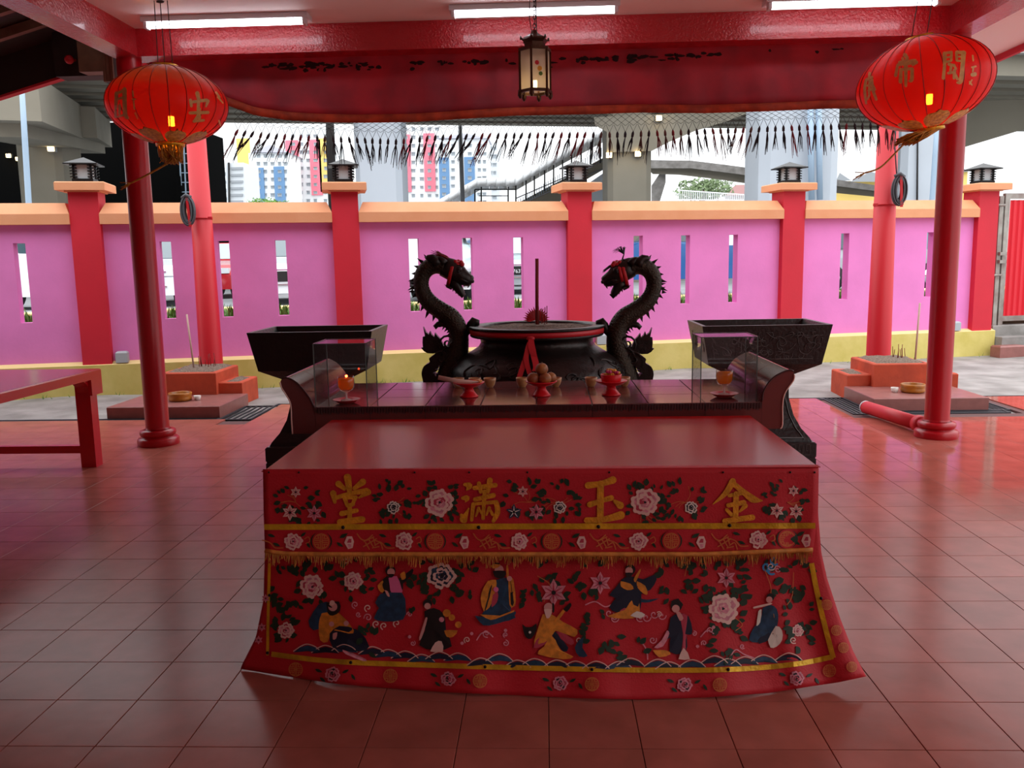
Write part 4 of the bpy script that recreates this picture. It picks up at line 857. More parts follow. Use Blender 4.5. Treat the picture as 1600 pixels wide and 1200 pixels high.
def dragon(mir):
    X = (lambda x: 1680-x) if mir else (lambda x: x)
    dy = 1 if mir else 0
    Q = lambda x, y_, Y=CY: at(X(x), y_+dy, Y)
    sp = smooth_path([(700,596,20),(708,572,20),(714,550,18),(717,527,15.5),(714,509,14.5),(704,495,14.5),(690,486,14),(674,475,13.5),(663,461,12.5),(658,444,12),(661,428,12.5),(670,418,13),(682,414,13.5),(695,416,14)], 6)
    pts = [Q(x, y_) for x, y_, r in sp]; rad = [r*PXM for x, y_, r in sp]
    k = MB(); k.tube(pts, rad, 18, True, 1.08); bd = k.build('dragon', 'bronze_scale', CE)
    # overlapping belly plates and scales standing off the neck
    k = MB(); rnd = random.Random(2)
    for i in range(8, len(sp)-4):
        x, y_, r = sp[i]; a = sp[i-1]; b = sp[i+1]; dx, d_y = b[0]-a[0], b[1]-a[1]; L = math.hypot(dx, d_y); nx, ny = -d_y/L, dx/L
        for q in range(-3, 4):
            f = (q+(.5 if i % 2 else 0))/4
            p = Q(x+nx*r*f*.95, y_+ny*r*f*.95, CY-.8*r*PXM*math.sqrt(max(0, 1-f*f))-.001); h = 2.6*PXM
            d3 = (Q(b[0], b[1])-Q(a[0], a[1])).normalized()
            k.ball(p, .0085, 6, 4, 1, .55, 1)
    k.build('scales', 'bronze_scale', bd)
    # comb of fins along the outer edge of the neck
    n_f = 0
    for i in range(20, len(sp)-8, 3):
        x, y_, r = sp[i]; a = sp[i-1]; b = sp[i+1]; dx, d_y = b[0]-a[0], b[1]-a[1]; L = math.hypot(dx, d_y); tx, ty = dx/L, d_y/L
        nx, ny = ty, -tx                      # outer side for this winding
        if i < 44: nx, ny = -ty*-1, tx*-1
        ln = 9.5+3*math.sin(i*.5)
        bx, by = x+nx*r*.85, y_+ny*r*.85
        tri = [(bx-tx*3.6, by-ty*3.6), (bx+tx*3.4, by+ty*3.4), (bx+nx*ln-tx*3.5, by+ny*ln-ty*3.5)]
        k = MB(); k.prism(tri, CY-.008, CY+.008, lambda u, v, d: Q(u, v, d)); k.build('spine_fin', 'bronze', bd)
    # head, jaws, nose, brow, horns, beard
    k = MB()
    k.tube([Q(692,416), Q(703,420), Q(714,427), Q(724,434), Q(733,438), Q(738,440)], [v*PXM for v in (14,15.5,15,11.5,9,5)], 14, True, 1.1)
    k.ball(Q(734,434.5), 6.5*PXM, 10, 8, 1, 1.2, .9); k.ball(Q(738,439.5), 3.2*PXM, 8, 6); k.ball(Q(717,421,CY-.05), 5*PXM, 10, 8); k.ball(Q(717,421,CY+.05), 5*PXM, 10, 8)
    k.tube([Q(712,436,CY-.045), Q(722,437,CY-.045), Q(731,441,CY-.035)], [.008,.012,.008], 6)
    hd = k.build('head', 'bronze', bd)
    k = MB(); k.tube([Q(706,436), Q(713,446), Q(719,455), Q(724,461), Q(726,458)], [v*PXM for v in (10,8,6.5,5.5,2.5)], 12, True, 1); k.build('jaw', 'bronze', bd)
    for q in range(5): k = MB(); x = 700+q*4.5; k.tube([Q(x, 442+q*3.2), Q(x-1.5, 449+q*3.4)], [.012, .001], 6); k.build('beard_spike', 'bronze', bd)
    k = MB(); k.tube([Q(733,444), Q(731,450)], [.012,.002], 6); k.tube([Q(726,443), Q(725,448)], [.01,.002], 6); k.build('tooth', 'carve', bd)
    for sgn in (-1, 1):
        Yh = CY+sgn*.05
        k = MB(); k.tube([Q(*p, Yh) for p in ((684,414),(680,407),(675,402.5),(668,402.5),(664,403.5))], [.038,.034,.028,.02,.004], 10); k.build('horn', 'bronze', bd)
        k = MB(); k.tube([Q(*p, Yh) for p in ((695,412),(690,407),(686,403),(685,401))], [.03,.026,.018,.005], 10); k.build('horn', 'bronze', bd)
        k = MB(); k.ball(Q(716,424,CY+sgn*.065), .012, 8, 6); k.build('eye', 'black', bd)
    for pp, th in (([(425,318),(505,310),(548,355),(600,430),(660,470),(480,480),(505,420),(472,352)],.022), ([(615,335),(650,312),(705,345),(745,400),(790,460),(640,460)],.022), ([(436,430),(482,418),(530,480),(470,500)],.02), ([(338,474),(400,480),(490,500),(440,560),(348,548),(385,507)],.02),
            ([(241,566),(345,560),(390,600),(320,650),(292,592)],.015), ([(246,643),(310,650),(300,700),(272,665)],.012), ([(190,713),(280,710),(275,755),(235,737)],.012), ([(198,772),(270,775),(268,825)],.012), ([(182,862),(255,815),(262,880)],.012), ([(740,740),(800,770),(880,790),(850,830),(790,800)],.05)):
        k = MB(); k.prism([(620+a/10, 370+b_/10) for a, b_ in pp], CY-th, CY+th, lambda u, v, d: Q(u, v, d)); k.build('mane_fin', 'bronze', bd)
    # red ribbon tied round the head and rosette
    k = MB(); k.tube([Q(708,406,CY), Q(706,418,CY-.07), Q(702,435,CY-.07), Q(699,449,CY)], .013, 6, True, .4); k.tube([Q(708,406,CY), Q(706,418,CY+.07), Q(702,435,CY+.07), Q(699,449,CY)], .013, 6, True, .4)
    if mir: k.tube([Q(713,409,CY), Q(712,418,CY-.068), Q(709,432,CY-.07), Q(704,447,CY)], .012, 6, True, .4)
    k.build('head_ribbon', 'ribbon', bd)
    k = MB()
    for q in range(9): a = q*.7; k.ball(Q(715+7*math.cos(a), 413+4*math.sin(a), CY-.03+.06*(q % 2)), .018, 8, 6)
    k.ball(Q(715,413,CY), .035, 10, 8, 1, 1.4, .7); k.build('rosette', 'ribbon', bd)
    k = MB(); rnd = random.Random(5+mir)
    if not mir:
        for q in range(16):
            e = (672+rnd.uniform(0, 12), 391+rnd.uniform(0, 12)); k.tube([Q(710,411), Q(697,402+rnd.uniform(-2,2), CY+rnd.uniform(-.03,.03)), Q(*e, CY+rnd.uniform(-.04,.04))], [.006,.006,.001], 4)
    else:
        for q in range(26):
            a = rnd.uniform(1.3, 3.0); L = rnd.uniform(10, 22); k.tube([Q(708,406), Q(706-1, 396), Q(706+L*.5*math.cos(PI-a)*1.1, 392-L*.4*math.sin(a), CY+rnd.uniform(-.03,.03)), Q(706+L*math.cos(PI-a), 394-L*.6*math.sin(a)+L*.15, CY+rnd.uniform(-.05,.05))], [.006,.004,.002,.0008], 4)
        for q in range(14): k.tube([Q(716,410), Q(728,416+rnd.uniform(-2,2)), Q(735+rnd.uniform(0,4),421+rnd.uniform(0,5), CY+rnd.uniform(-.03,.03))], [.005,.003,.0008], 4)
    k.build('hair_tuft', 'rib' if not mir else 'black', bd)
    # hooked curl, arm towards the rim, leaf tail, pierced cloud base
    k = MB(); k.tube([Q(*p) for p in ((704,512),(698,507),(691,505.5),(685,507),(682,510),(684,512))], [.03,.026,.024,.024,.026,.02], 10); k.build('curl', 'bronze', bd)
    k = MB(); k.tube([Q(*p) for p in ((718,528),(726,522),(732,516),(736,507),(740,502),(745,504),(746,509))], [.03,.028,.028,.032,.034,.028,.015], 10); k.build('claw_arm', 'bronze', bd)
    k = MB(); k.tube([Q(720,540), Q(722,552), Q(728,557), Q(734,556)], [.03,.028,.025,.015], 8); k.build('claw', 'bronze', bd)
    leafp = [(640+a/10, 480+b/10) for a, b in ((210,310),(250,390),(300,430),(315,375),(340,430),(385,470),(393,400),(430,450),(480,500),(515,575),(545,610),(470,700),(370,725),(280,720),(225,690),(178,635),(208,630),(200,550),(205,462),(240,455))]
    bm_obj('tail_fin', plate(leafp, [], CY-.02, CY+.03, lambda u, v, d: Q(u, v, d)), 'bronze', bd)
    cl = [(640+a/10, 480+b/10) for a, b in smooth_path([(520,600),(380,740),(305,800),(312,862),(225,920),(187,1020),(200,1120),(240,1240),(420,1320),(640,1320),(740,1180),(860,960),(900,840),(850,740),(760,640)], 4)]
    hole = lambda pts: [(640+a/10, 480+b/10) for a, b in pts]
    hs = [hole(((525,832),(538,845),(490,882),(480,870))), hole(((530,890),(542,905),(520,930),(535,945),(528,975),(490,985),(520,1010),(515,1035),(470,1030),(468,1060),(440,1040),(415,1035),(418,1078),(398,1070),(388,1040),(360,1035),(365,1015),(400,1012),(425,1000),(430,985),(400,980),(408,962),(440,960),(462,940),(440,925),(460,912),(500,915)))]
    bm_obj('cloud_base', plate(cl, hs, CY-.06, CY+.05, lambda u, v, d: Q(u, v, d)), 'bronze', bd)
    k = MB()
    for (cx_, cy_, r0, tn, a0) in ((700,536,14,1.4,2.5),(712,541,9,1.3,3.0),(725-20,556,16,1.1,3.2),(690,560,12,1.2,3.4),(668,575,10,1.1,1.0)):
        if (cx_, cy_) in ((668,575),): continue
        k.tube([Q(cx_+r0*(1-i/16*.8)*math.cos(a0+tn*2*PI*i/16), cy_+r0*(1-i/16*.8)*math.sin(a0+tn*2*PI*i/16), CY-.062) for i in range(17)], [.008]*14+[.006,.005,.003], 6)
    k.build('cloud_scroll', 'bronze', bd)
    return bd
dragon(False); dragon(True)

# incense in the censer
k = MB(); k.tube([at(839,507,CY), at(839,404,CY)], .0125, 10); tag(k.build('incense_pole', 'incense'), 'thick dark red incense pole standing in the censer ash', 'incense')
k = MB()
for i in range(17):
    a = PI*i/16; c_ = at(838, 500, CY+.1); d = Vector((math.cos(a), 0, math.sin(a))); n_ = Vector((-math.sin(a), 0, math.cos(a)))
    k.add([c_, c_+d*.05+n_*.012+Vector((0,-.006,0)), c_+d*(.095+.008*(i % 2)), c_+d*.05-n_*.012+Vector((0,-.006,0)), c_+d*.05+Vector((0,.012,0))], [(0,1,2),(0,2,3),(0,4,1),(1,4,2),(2,4,3),(3,4,0)])
tag(k.build('paper_flower', 'ribbon'), 'red paper flower fan stuck in the censer ash', 'flower')
for x, y0_, y1_ in ((846,506,482),(851,507,480),(854,506,478),(842,507,486),(848,505,487)):
    k = MB(); k.tube([at(x, y0_, CY-.1), at(x+.6, y1_, CY-.1)], .003, 6); tag(k.build('incense_stick', 'incense'), 'thin burnt incense stick beside the thick pole in the censer', 'incense', 'thin sticks in the censer')

# ================================================================== things on the altar
def pane_box(fl_, fr_, br_, zt, lab):
    a, b_, c_ = (atz(*p, AZ) for p in (fl_, fr_, br_)); x0, x1, y0, y1 = a.x, b_.x, a.y, c_.y
    t = thing('display_case', lab, 'glass case', ((x0+x1)/2, (y0+y1)/2, AZ)); th = .004
    for n_, q in (('front_pane', (x0, x1, y0, y0+th, AZ, zt-th)), ('back_pane', (x0, x1, y1-th, y1, AZ, zt-th)), ('side_pane', (x0, x0+th, y0+th, y1-th, AZ, zt-th)), ('side_pane', (x1-th, x1, y0+th, y1-th, AZ, zt-th)), ('top_pane', (x0, x1, y0, y1, zt-th, zt))):
        k = MB(); x_ = [(q[0]+q[1])/2]*2 if n_ == 'side_pane' else q[0:2]; y_ = [(q[2]+q[3])/2]*2 if n_ in ('front_pane', 'back_pane') else q[2:4]; z_ = [q[5]]*2 if n_ == 'top_pane' else q[4:6]
        k.add([(x_[0],y_[0],z_[0]),(x_[1],y_[0] if n_ != 'side_pane' else y_[1],z_[0]),(x_[1],y_[1],z_[1]),(x_[0],y_[1] if n_ != 'side_pane' else y_[0],z_[1])], [(0,1,2,3)]); k.build(n_, 'acrylic', t, fix=False)
    k = MB()
    for x in (x0+.002, x1-.002):
        for yy in (y0+.002, y1-.002): k.bar((x, yy, AZ), (x, yy, zt), .0045)
        k.bar((x, y0, zt), (x, y1, zt), .004)
    for yy in (y0+.002, y1-.002): k.bar((x0, yy, zt), (x1, yy, zt), .004)
    k.build('pane_edges', 'acrylic_edge', t)
    return x0, x1, y0, y1
def oil_lamp(x, yy, lab, lab2, flame):
    k = MB(); k.lathe([(0,0),(.035,0),(.05,.006),(.068,.018),(.072,.02),(.066,.02),(.05,.012),(0,.009)], 32, (x, yy, AZ+.001)); tag(k.build('saucer', 'red_plastic'), lab2, 'saucer')
    z = AZ+.012; t = thing('oil_lamp', lab, 'oil lamp', (x, yy, z))
    k = MB(); k.lathe([(0,0),(.03,.001),(.028,.005),(.006,.012),(.0045,.03),(.006,.042),(.02,.05)], 24, (x, yy, z)); k.build('stem', 'glass_stem', t)
    k = MB(); k.lathe([(.012,.048),(.032,.055),(.042,.07),(.044,.1),(.043,.128),(.0415,.128),(.044,.128)], 8, (x, yy, z)); k.build('glass_bowl', 'goblet', t)
    k = MB(); k.lathe([(0,.056),(.03,.06),(.039,.073),(.041,.1),(.0405,.116),(0,.116)], 8, (x, yy, z)); k.build('oil', 'oil', t)
    k = MB(); k.ball((x+.004, yy, z+.127), .0065, 8, 6); k.build('flame', 'flame', t) if flame else k.build('float', 'wood', t)
c1 = pane_box((493,636), (575,635), (592,622), AZ+.315, 'clear glass case over an oil lamp beside the shaded trough')
c2 = pane_box((1094,626), (1181,624), (1172,613), AZ+.315, 'clear glass case over an oil lamp beside the carved trough')
oil_lamp((c1[0]+c1[1])/2+.0, (c1[2]+c1[3])/2-.02, 'amber oil lamp goblet with lit wick in the glass case near the shaded trough', 'red saucer under the lit oil lamp', True)
oil_lamp((c2[0]+c2[1])/2+.0, (c2[2]+c2[3])/2-.02, 'amber oil lamp goblet in the glass case near the carved trough', 'red saucer under the oil lamp near the carved trough', False)
def dish(u, v, lab):
    p = atz(u, v, AZ); k = MB(); k.lathe([(0,0),(.046,0),(.05,.004),(.042,.012),(.028,.03),(.022,.045),(.03,.052),(.06,.06),(.08,.074),(.084,.078),(.08,.08),(.06,.068),(0,.058)], 32, (p.x, p.y, AZ)); tag(k.build('pedestal_dish', 'red_plastic'), lab, 'dish'); return p
d1 = dish(733, 620, 'red footed dish holding pale spills'); d2 = dish(846, 618.5, 'red footed dish heaped with brown fruit'); d3 = dish(955, 617.5, 'red footed dish holding a red cup of flowers')
k = MB(); k.tube([d1+Vector((-.16,-.0,.105)), d1+Vector((-.06,0,.082)), d1+Vector((.06,-.01,.075))], [.012,.014,.008], 8); tag(k.build('wax_candle', 'incense_pale'), 'pale wax taper leaning in the footed dish', 'candle')
for i in range(4):
    k = MB(); a = .3+i*.5; k.tube([d1+Vector((-.01+.02*i, .03-.02*i, .074)), d1+Vector((.03+.012*i, .03*math.sin(a), .083)), d1+Vector((.062, .045*math.cos(a*2), .08))], .004, 6); tag(k.build('paper_spill', 'th_orange'), 'thin orange paper spill in the footed dish with the taper', 'paper spill', 'paper spills in the dish')
for i, (dx, dyy, dz, r) in enumerate(((-.042,-.012,.094,.033),(.02,-.022,.094,.033),(.05,.022,.093,.03),(-.01,.03,.093,.031),(.003,-.002,.142,.034))):
    t = thing('fruit', 'round brown fruit crowning the heap in the footed dish' if i == 4 else 'round brown fruit at the bottom of the heap in the dish', 'fruit', d2+Vector((dx, dyy, dz-r)), 0, 'fruit in the footed dish')
    k = MB(); k.ball(d2+Vector((dx, dyy, dz)), r, 16, 10, 1, 1, .95); k.build('flesh', 'fruit', t)
    k = MB(); k.tube([d2+Vector((dx, dyy, dz+r*.9)), d2+Vector((dx+.003, dyy, dz+r*1.05))], .003, 6); k.build('stalk', 'wood', t)
t = thing('flower_cup', 'red plastic cup filled with pink and yellow flower heads', 'flower cup', d3+Vector((0,0,.06)))
k = MB(); k.lathe([(0,.062),(.045,.062),(.05,.07),(.056,.11),(.053,.112),(.046,.08),(0,.075)], 24, d3); k.build('cup', 'red_plastic', t)
for i in range(9):
    a = i*2.4; r = .012+.026*(i/9); k = MB(); c_ = d3+Vector((r*math.cos(a), r*math.sin(a), .118+.012*math.cos(i)))
    for q in range(6): b_ = q*PI/3; k.ball(c_+Vector((.009*math.cos(b_), .009*math.sin(b_), 0)), .008, 6, 4)
    k.build('flower_head', 'petal_pink' if i % 2 else 'petal_yellow', t)
for i, (u, lab) in enumerate(((716,'small tan tea cup half hidden behind the dish with the taper'),(742,'small tan tea cup half hidden behind the dish with the taper'),(765.5,'small tan tea cup standing clear beside the dish with the taper'),(816,'small tan tea cup left clear beside the fruit dish' if False else 'small tan tea cup beside the fruit dish, half covered'),(868,'small tan tea cup behind the fruit heap'),(923.5,'small tan tea cup standing beside the flower cup dish'),(975,'small tan tea cup half hidden behind the flower cup dish'))):
    p = atz(u, 605-(u-765)*.006, AZ); k = MB(); k.lathe([(0,0),(.018,0),(.02,.004),(.028,.016),(.034,.038),(.0355,.053),(.033,.053),(.031,.038),(.02,.012),(0,.01)], 20, p)
    tag(k.build('tea_cup', 'ceramic'), lab, 'cup', 'tea cups on the altar')

# ================================================================== red bench at the left
BN = thing('red_bench', 'long glossy red table with a bracketed leg beside the column', 'table', (-4.3, 2.6, 0))
k = MB(); k.bbox(-5.2, -3.535, 1.2, 4.06, .705, .775, .008); k.build('table_top', 'table_red', BN)
for (x, yy) in ((-3.69, 3.93), (-5.15, 3.93), (-3.69, 1.25), (-5.15, 1.25)):
    k = MB(); k.box(x, x+.12, yy, yy+.1, 0, .705); lg = k.build('leg', 'table_red', BN)
for yy in (3.95, 1.27): k = MB(); k.box(-5.03, -3.69, yy, yy+.05, .11, .17); k.build('stretcher', 'table_red', BN)
k = MB(); pr = [(-3.69,.705),(-3.69,.55)]+[(-3.69-.1*(1-math.cos(a*PI/16)), .55+.155*math.sin(a*PI/16)) for a in range(1, 9)]
k = MB(); k.prism([(3.93,.705),(3.93,.6),(3.90,.65),(3.86,.685),(3.82,.705)], -3.67, -3.56, lambda p, q, d: Vector((d, p, q))); k.build('bracket', 'table_red', BN)
k = MB(); k.box(-3.565, -3.535, 3.9, 4.06, .58, .705); k.build('bracket', 'table_red', BN)

# ================================================================== ceiling lights
for i, ((x0, x1, yl), lab) in enumerate((((228, 477, 36.5), 'white fluorescent batten light above the tilted-left silk lantern' if False else 'white fluorescent batten light near the bench side of the beam'), ((708, 962, 19), 'white fluorescent batten light above the brass hanging lantern'), ((1203, 1463, 6), 'white fluorescent batten light at the gate end of the beam'))):
    a = atz(x0, yl+2, 3.462); b_ = atz(x1, yl-3.5, 3.462); Yc = (a.y+b_.y)/2
    t = thing('batten_light', lab, 'ceiling light', ((a.x+b_.x)/2, Yc, 3.52))
    k = MB(); k.bbox(a.x-.03, b_.x+.03, Yc-.045, Yc+.11, 3.478, 3.519, .004); k.build('housing', 'white_plastic', t)
    k = MB(); k.tube([(a.x, Yc, 3.462), (b_.x, Yc, 3.462)], .028, 14); k.build('diffuser', 'tube_light', t)
    for x in (a.x, b_.x): k = MB(); k.box(x-.012, x+.012, Yc-.036, Yc+.036, 3.43, 3.488); k.build('end_cap', 'white_plastic', t)

# ================================================================== red silk lanterns
def lantern(lab, c, A, B, tilt, prof_e, fabric, glyphs, tailpts, hang, nr=22):
    M_ = Matrix.Translation(c) @ Matrix.Rotation(tilt, 4, 'Y')
    t = thing('silk_lantern', lab, 'lantern', c)
    def surf(th, ph, k=1): # ph -1..1
        r = A*max(.0, 1-abs(ph)**2)**.56; return M_ @ Vector((k*r*math.cos(th), k*r*math.sin(th), B*ph*k))
    g = MB(); P = []
    for i in range(27):
        ph = math.sin(lerp(-1.33, 1.33, i/26)); row = []
        for j in range(nr*4+1):
            fr = (j % 4)/4; row.append(surf(2*PI*j/(nr*4), ph, 1-.012*(1-math.sin(fr*PI)**.7)))
        P.append(row)
    g.grid(P); g.build('silk_body', fabric, t, fix=False)
    for j in range(nr):
        k = MB(); k.tube([surf(2*PI*j/nr, math.sin(lerp(-1.33, 1.33, i/22)), 1.0) for i in range(23)], .003, 4, False); k.build('rib', 'rib', t)
    def hit(x, y_, off=.004):
        d = (M_.inverted().to_3x3() @ ray(x, y_)); o_ = M_.inverted() @ CAM
        # march to the lantern skin along the line of sight of the mark being copied
        f = lambda p: (p.x*p.x+p.y*p.y)**.5-A*max(0, 1-min(1, abs(p.z/B))**2)**.56
        s0 = 0; tt = ((M_.inverted() @ c)-o_).dot(d)/d.dot(d); lo, hi = tt-.8, tt
        best = None; prev = lo
        for i in range(200):
            q = lerp(lo, hi+.3, i/199)
            if f(o_+d*q) < 0: best = q; break
            prev = q
        if best is None: return None
        for i in range(16):
            md_ = (prev+best)/2
            if f(o_+d*md_) < 0: best = md_
            else: prev = md_
        p = o_+d*best; n_ = Vector((p.x, p.y, p.z*(A/B)**2)).normalized(); return M_ @ (p+n_*off)
    for gl, ox, oy, sc in glyphs:
        SS = lambda u, v, off=.004: hit(u, v, off) or c
        chars([(p_, [w*1.3 for w in ws]) for p_, ws in gl], ox, oy, sc, SS, t, 'gold_paint', 'painted_character', .004)
    # gold paper petals at the mouth
    for j in range(8):
        k = MB(); th0 = 2*PI*(j+.5)/8+.2; P = []
        for i in range(9):
            f = i/8; ph = lerp(-.95, -.74+.05*(j % 2), f); w = .36*(math.sin(PI*min(1, .25+f*.75))**.5)*(1 if f < .99 else .5)
            P.append([surf(th0+w*q/3, ph+(.03*math.cos(q*1.2) if i == 8 else 0), 1.008) for q in range(-3, 4)])
        k.grid(P); k.build('gold_petal', 'gold_foil', t)
    for z, r, h in ((B*.955, .095, .035), (-B*.985, .105, .03)):
        k = MB(); k.lathe([(r*.8, z-h/2),(r, z-h/2),(r, z+h/2),(r*.8, z+h/2),(r*.8, z-h/2)], 24, (0,0,0), M_); k.build('collar', 'gold_band', t)
    # bulb inside
    k = MB(); b0 = M_ @ Vector((.02,0,-.15)); k.tube([b0, b0+Vector((0,0,.07))], .022, 10); k.build('bulb', 'bulb', t)
    k = MB(); k.tube([b0+Vector((0,0,.07)), c+Vector((0,0,B*.95))], .004, 6); k.build('bulb_cord', 'wire', t)
    # brush of gold threads and its long tail
    k = MB(); rnd = random.Random(1)
    base = M_ @ Vector((0,0,-B*1.0)); tip = Vector(tailpts[0])
    for q in range(90):
        a = q*2*PI/90; p0 = base+(M_.to_3x3() @ Vector((.09*math.cos(a), .09*math.sin(a), 0))); p2 = tip+Vector((rnd.uniform(-.07,.07), rnd.uniform(-.06,.06), rnd.uniform(-.025,.025)))
        k.tube([p0, (p0+p2)/2+Vector((rnd.uniform(-.015,.015),0,rnd.uniform(-.01,.01))), p2], [.005,.006,.004], 4)
    k.build('thread_brush', 'tassel_gold', t)
    k = MB(); k.tube([Vector(p) for p in smooth_path([tuple(p) for p in tailpts], 4)], .007, 6)
    e = Vector(tailpts[-1])
    for q in range(6): k.tube([e, e+Vector((-.07+rnd.uniform(-.03,.03), rnd.uniform(-.02,.02), -.02+rnd.uniform(-.03,.03)))], .003, 4)
    k.build('tail_cord', 'tassel_gold', t)
    for dx in hang: k = MB(); k.tube([M_ @ Vector((dx,0,B*.96)), Vector((c.x+dx*.9+.0, c.y, 3.52))], .0035, 6); k.build('hanger', 'wire', t)
    k = MB(); k.ball(Vector((c.x, c.y, 3.512)), .02, 8, 6, 1.6, 1, .5); k.build('ceiling_hook', 'wire', t)
    return t
AN = [([(985,440),(1000,500)],[34,28]),([(915,510),(925,570)],[24,22]),([(920,530),(1080,510)],[22,26]),([(1095,520),(1075,575)],[28,14]),([(1000,500),(995,600),(1005,690)],[26,26,30]),([(910,640),(1095,635)],[24,26]),([(1010,600),(975,700)],[22,12]),([(950,725),(1050,715)],[22,20]),([(1000,650),(960,720)],[20,24])]
HE = [([(150,440),(140,680)],[30,22]),([(235,400),(240,640),(265,690)],[34,34,26]),([(160,440),(230,410)],[22,24]),([(165,500),(225,480)],[18,18]),([(185,560),(180,650)],[20,18]),([(165,680),(225,660)],[16,16])]
SM = [([(320,420),(325,470)],[14,10]),([(315,500),(345,500)],[12,12]),([(330,520),(335,600)],[12,12]),([(345,640),(370,700)],[12,10])]
ED = [([(1180,430),(1215,480)],[16,16]),([(1200,480),(1250,540)],[18,10]),([(1210,720),(1225,770)],[14,12])]
GUAN = [([(905,230),(905,330),(892,480)],[34,26,28]),([(905,225),(975,215)],[22,22]),([(915,270),(965,262)],[16,16]),([(910,318),(965,305)],[18,18]),([(975,215),(972,300)],[22,20]),([(1030,215),(1105,225)],[26,34]),([(1025,220),(1030,300)],[22,20]),([(1035,262),(1085,262)],[16,16]),([(1035,305),(1085,305)],[16,16]),([(1098,225),(1088,360),(1070,510),(1035,525)],[40,34,36,18]),([(950,340),(990,350)],[26,22]),([(970,370),(960,430)],[22,18]),([(1000,350),(1020,385)],[22,18]),([(1005,400),(1000,480)],[26,22]),([(940,430),(1000,420)],[20,20]),([(1010,440),(1035,490)],[20,22])]
DI = [([(495,245),(520,275)],[34,26]),([(440,320),(600,300)],[26,24]),([(520,270),(500,310)],[24,18]),([(470,280),(485,310)],[22,16]),([(420,350),(400,455)],[22,26]),([(425,345),(600,325)],[24,22]),([(615,320),(575,350)],[26,16]),([(455,395),(450,520)],[28,30]),([(460,395),(570,385)],[22,22]),([(570,390),(565,500),(540,510)],[28,30,14]),([(505,350),(505,560)],[34,22])]
MIAO = [([(130,430),(125,470)],[22,18]),([(95,500),(155,470)],[22,20]),([(95,500),(80,600),(95,740)],[22,24,18]),([(130,510),(125,640)],[20,18]),([(110,560),(160,540)],[18,18]),([(120,610),(160,590)],[18,18]),([(155,500),(165,600),(200,700)],[24,26,22]),([(130,650),(110,700)],[18,14]),([(170,560),(190,600)],[16,16])]
MARK = [([(1195,250),(1200,300)],[14,14]),([(1185,370),(1225,360)],[14,14]),([(1200,380),(1195,410)],[14,14]),([(1190,445),(1215,440)],[30,34]),([(1165,520),(1185,550)],[18,12]),([(1185,500),(1160,540)],[12,10])]
fabric_lamp('silk_left', 'c2201e', .16, .55, (2.87, 3.04)); fabric_lamp('silk_right', 'd22222', .16, .55)
cL = at(262, 165, 4.0)
lantern('red silk lantern with a single gold character and dusty crown hanging near the bench', cL, .437, .288, 0, 0, 'silk_left', [(AN,160,80,6.667),(HE,160,80,6.667),(SM,160,80,6.667),(ED,160,80,6.667)], [at(268,252,4.0), at(250,262,4.0), at(225,276,4.0), at(205,286,4.0)], (-.05,.0,.06))
cR = at(1444, 131, 4.0)
lantern('wind-tilted red silk lantern with gold characters hanging at the gate end', cR, .465, .33, math.radians(-9), 0, 'silk_right', [(GUAN,1340,50,6.668),(DI,1340,50,6.668),(MIAO,1340,50,6.668),(MARK,1340,50,6.668)], [at(1415,222,4.0), at(1398,240,4.0), at(1375,262,4.0), at(1352,270,4.0)], (-.06,.05))

# ================================================================== brass hanging lantern
hc = at(836, 108, 3.9); t = thing('brass_lantern', 'small six-sided brass lantern with painted glass on a chain', 'lantern', hc)
def hexp(r, z, a0=.3): return [hc+Vector((r*math.cos(a0+i*PI/3), r*math.sin(a0+i*PI/3), z)) for i in range(6)]
R, zt, zb = .115, .13, -.16
for i in range(6):
    k = MB(); a, b_ = hexp(R, zb)[i], hexp(R, zt)[i]; k.bar(a, b_, .016); k.build('post', 'lamp_brass', t)
    k = MB(); p = [hexp(R*.97, zb)[i], hexp(R*.97, zb)[(i+1)%6], hexp(R*.97, zt)[(i+1)%6], hexp(R*.97, zt)[i]]; k.add(p, [(0,1,2,3)]); pn = k.build('glass_pane', 'haze_glass', t)
    mid = (p[0]+p[1]+p[2]+p[3])/4; ux = (p[1]-p[0]).normalized(); n_ = Vector((mid.x-hc.x, mid.y-hc.y, 0)).normalized()*.003
    for (du, dz, r, mt) in () if i % 2 else ((-.015,.04,.016,'ribbon'),(.005,.0,.018,'petal_yellow'),(.012,-.035,.015,'leaf')):
        k = MB(); k.fan([mid+n_+ux*(du+r*math.cos(q*PI/5))+Vector((0,0,dz+r*math.sin(q*PI/5))) for q in range(10)]); k.build('painted_flower', mt, pn)
for z, r in ((zt, R), (zb, R)):
    k = MB(); h = hexp(r, z)
    for i in range(6): k.bar(h[i], h[(i+1)%6], .018, .02)
    k.build('frame_ring', 'lamp_brass', t)
k = MB(); vs = hexp(R*1.02, zt)+hexp(.075, zt+.02)+hexp(.08, zt+.05)+hexp(.1, zt+.07)+hexp(.085, zt+.085)+hexp(.03, zt+.115)+hexp(.015, zt+.14)
k.add(vs, [(6*a+i, 6*a+(i+1)%6, 6*a+6+(i+1)%6, 6*a+6+i) for a in range(6) for i in range(6)]+[tuple(range(36,42))]); k.build('crown', 'lamp_brass', t)
for i in range(6): k = MB(); q = hexp(.1, zt+.07)[i]; k.tube([q, q+(q-hc).normalized()*.012+Vector((0,0,.012))], [.012,.004], 6); k.build('finial', 'lamp_brass', t)
for i in range(6): k = MB(); q = hexp(R, zb)[i]; k.tube([q+Vector((0,0,.01)), q+Vector((0,0,-.03)), q+Vector((0,0,-.05))], [.014,.018,.006], 6); k.build('foot', 'lamp_brass', t)
k = MB(); k.tube([hc+Vector((0,0,-.14)), hc+Vector((0,0,-.08))], .014, 8); k.build('bulb', 'bulb_white', t)
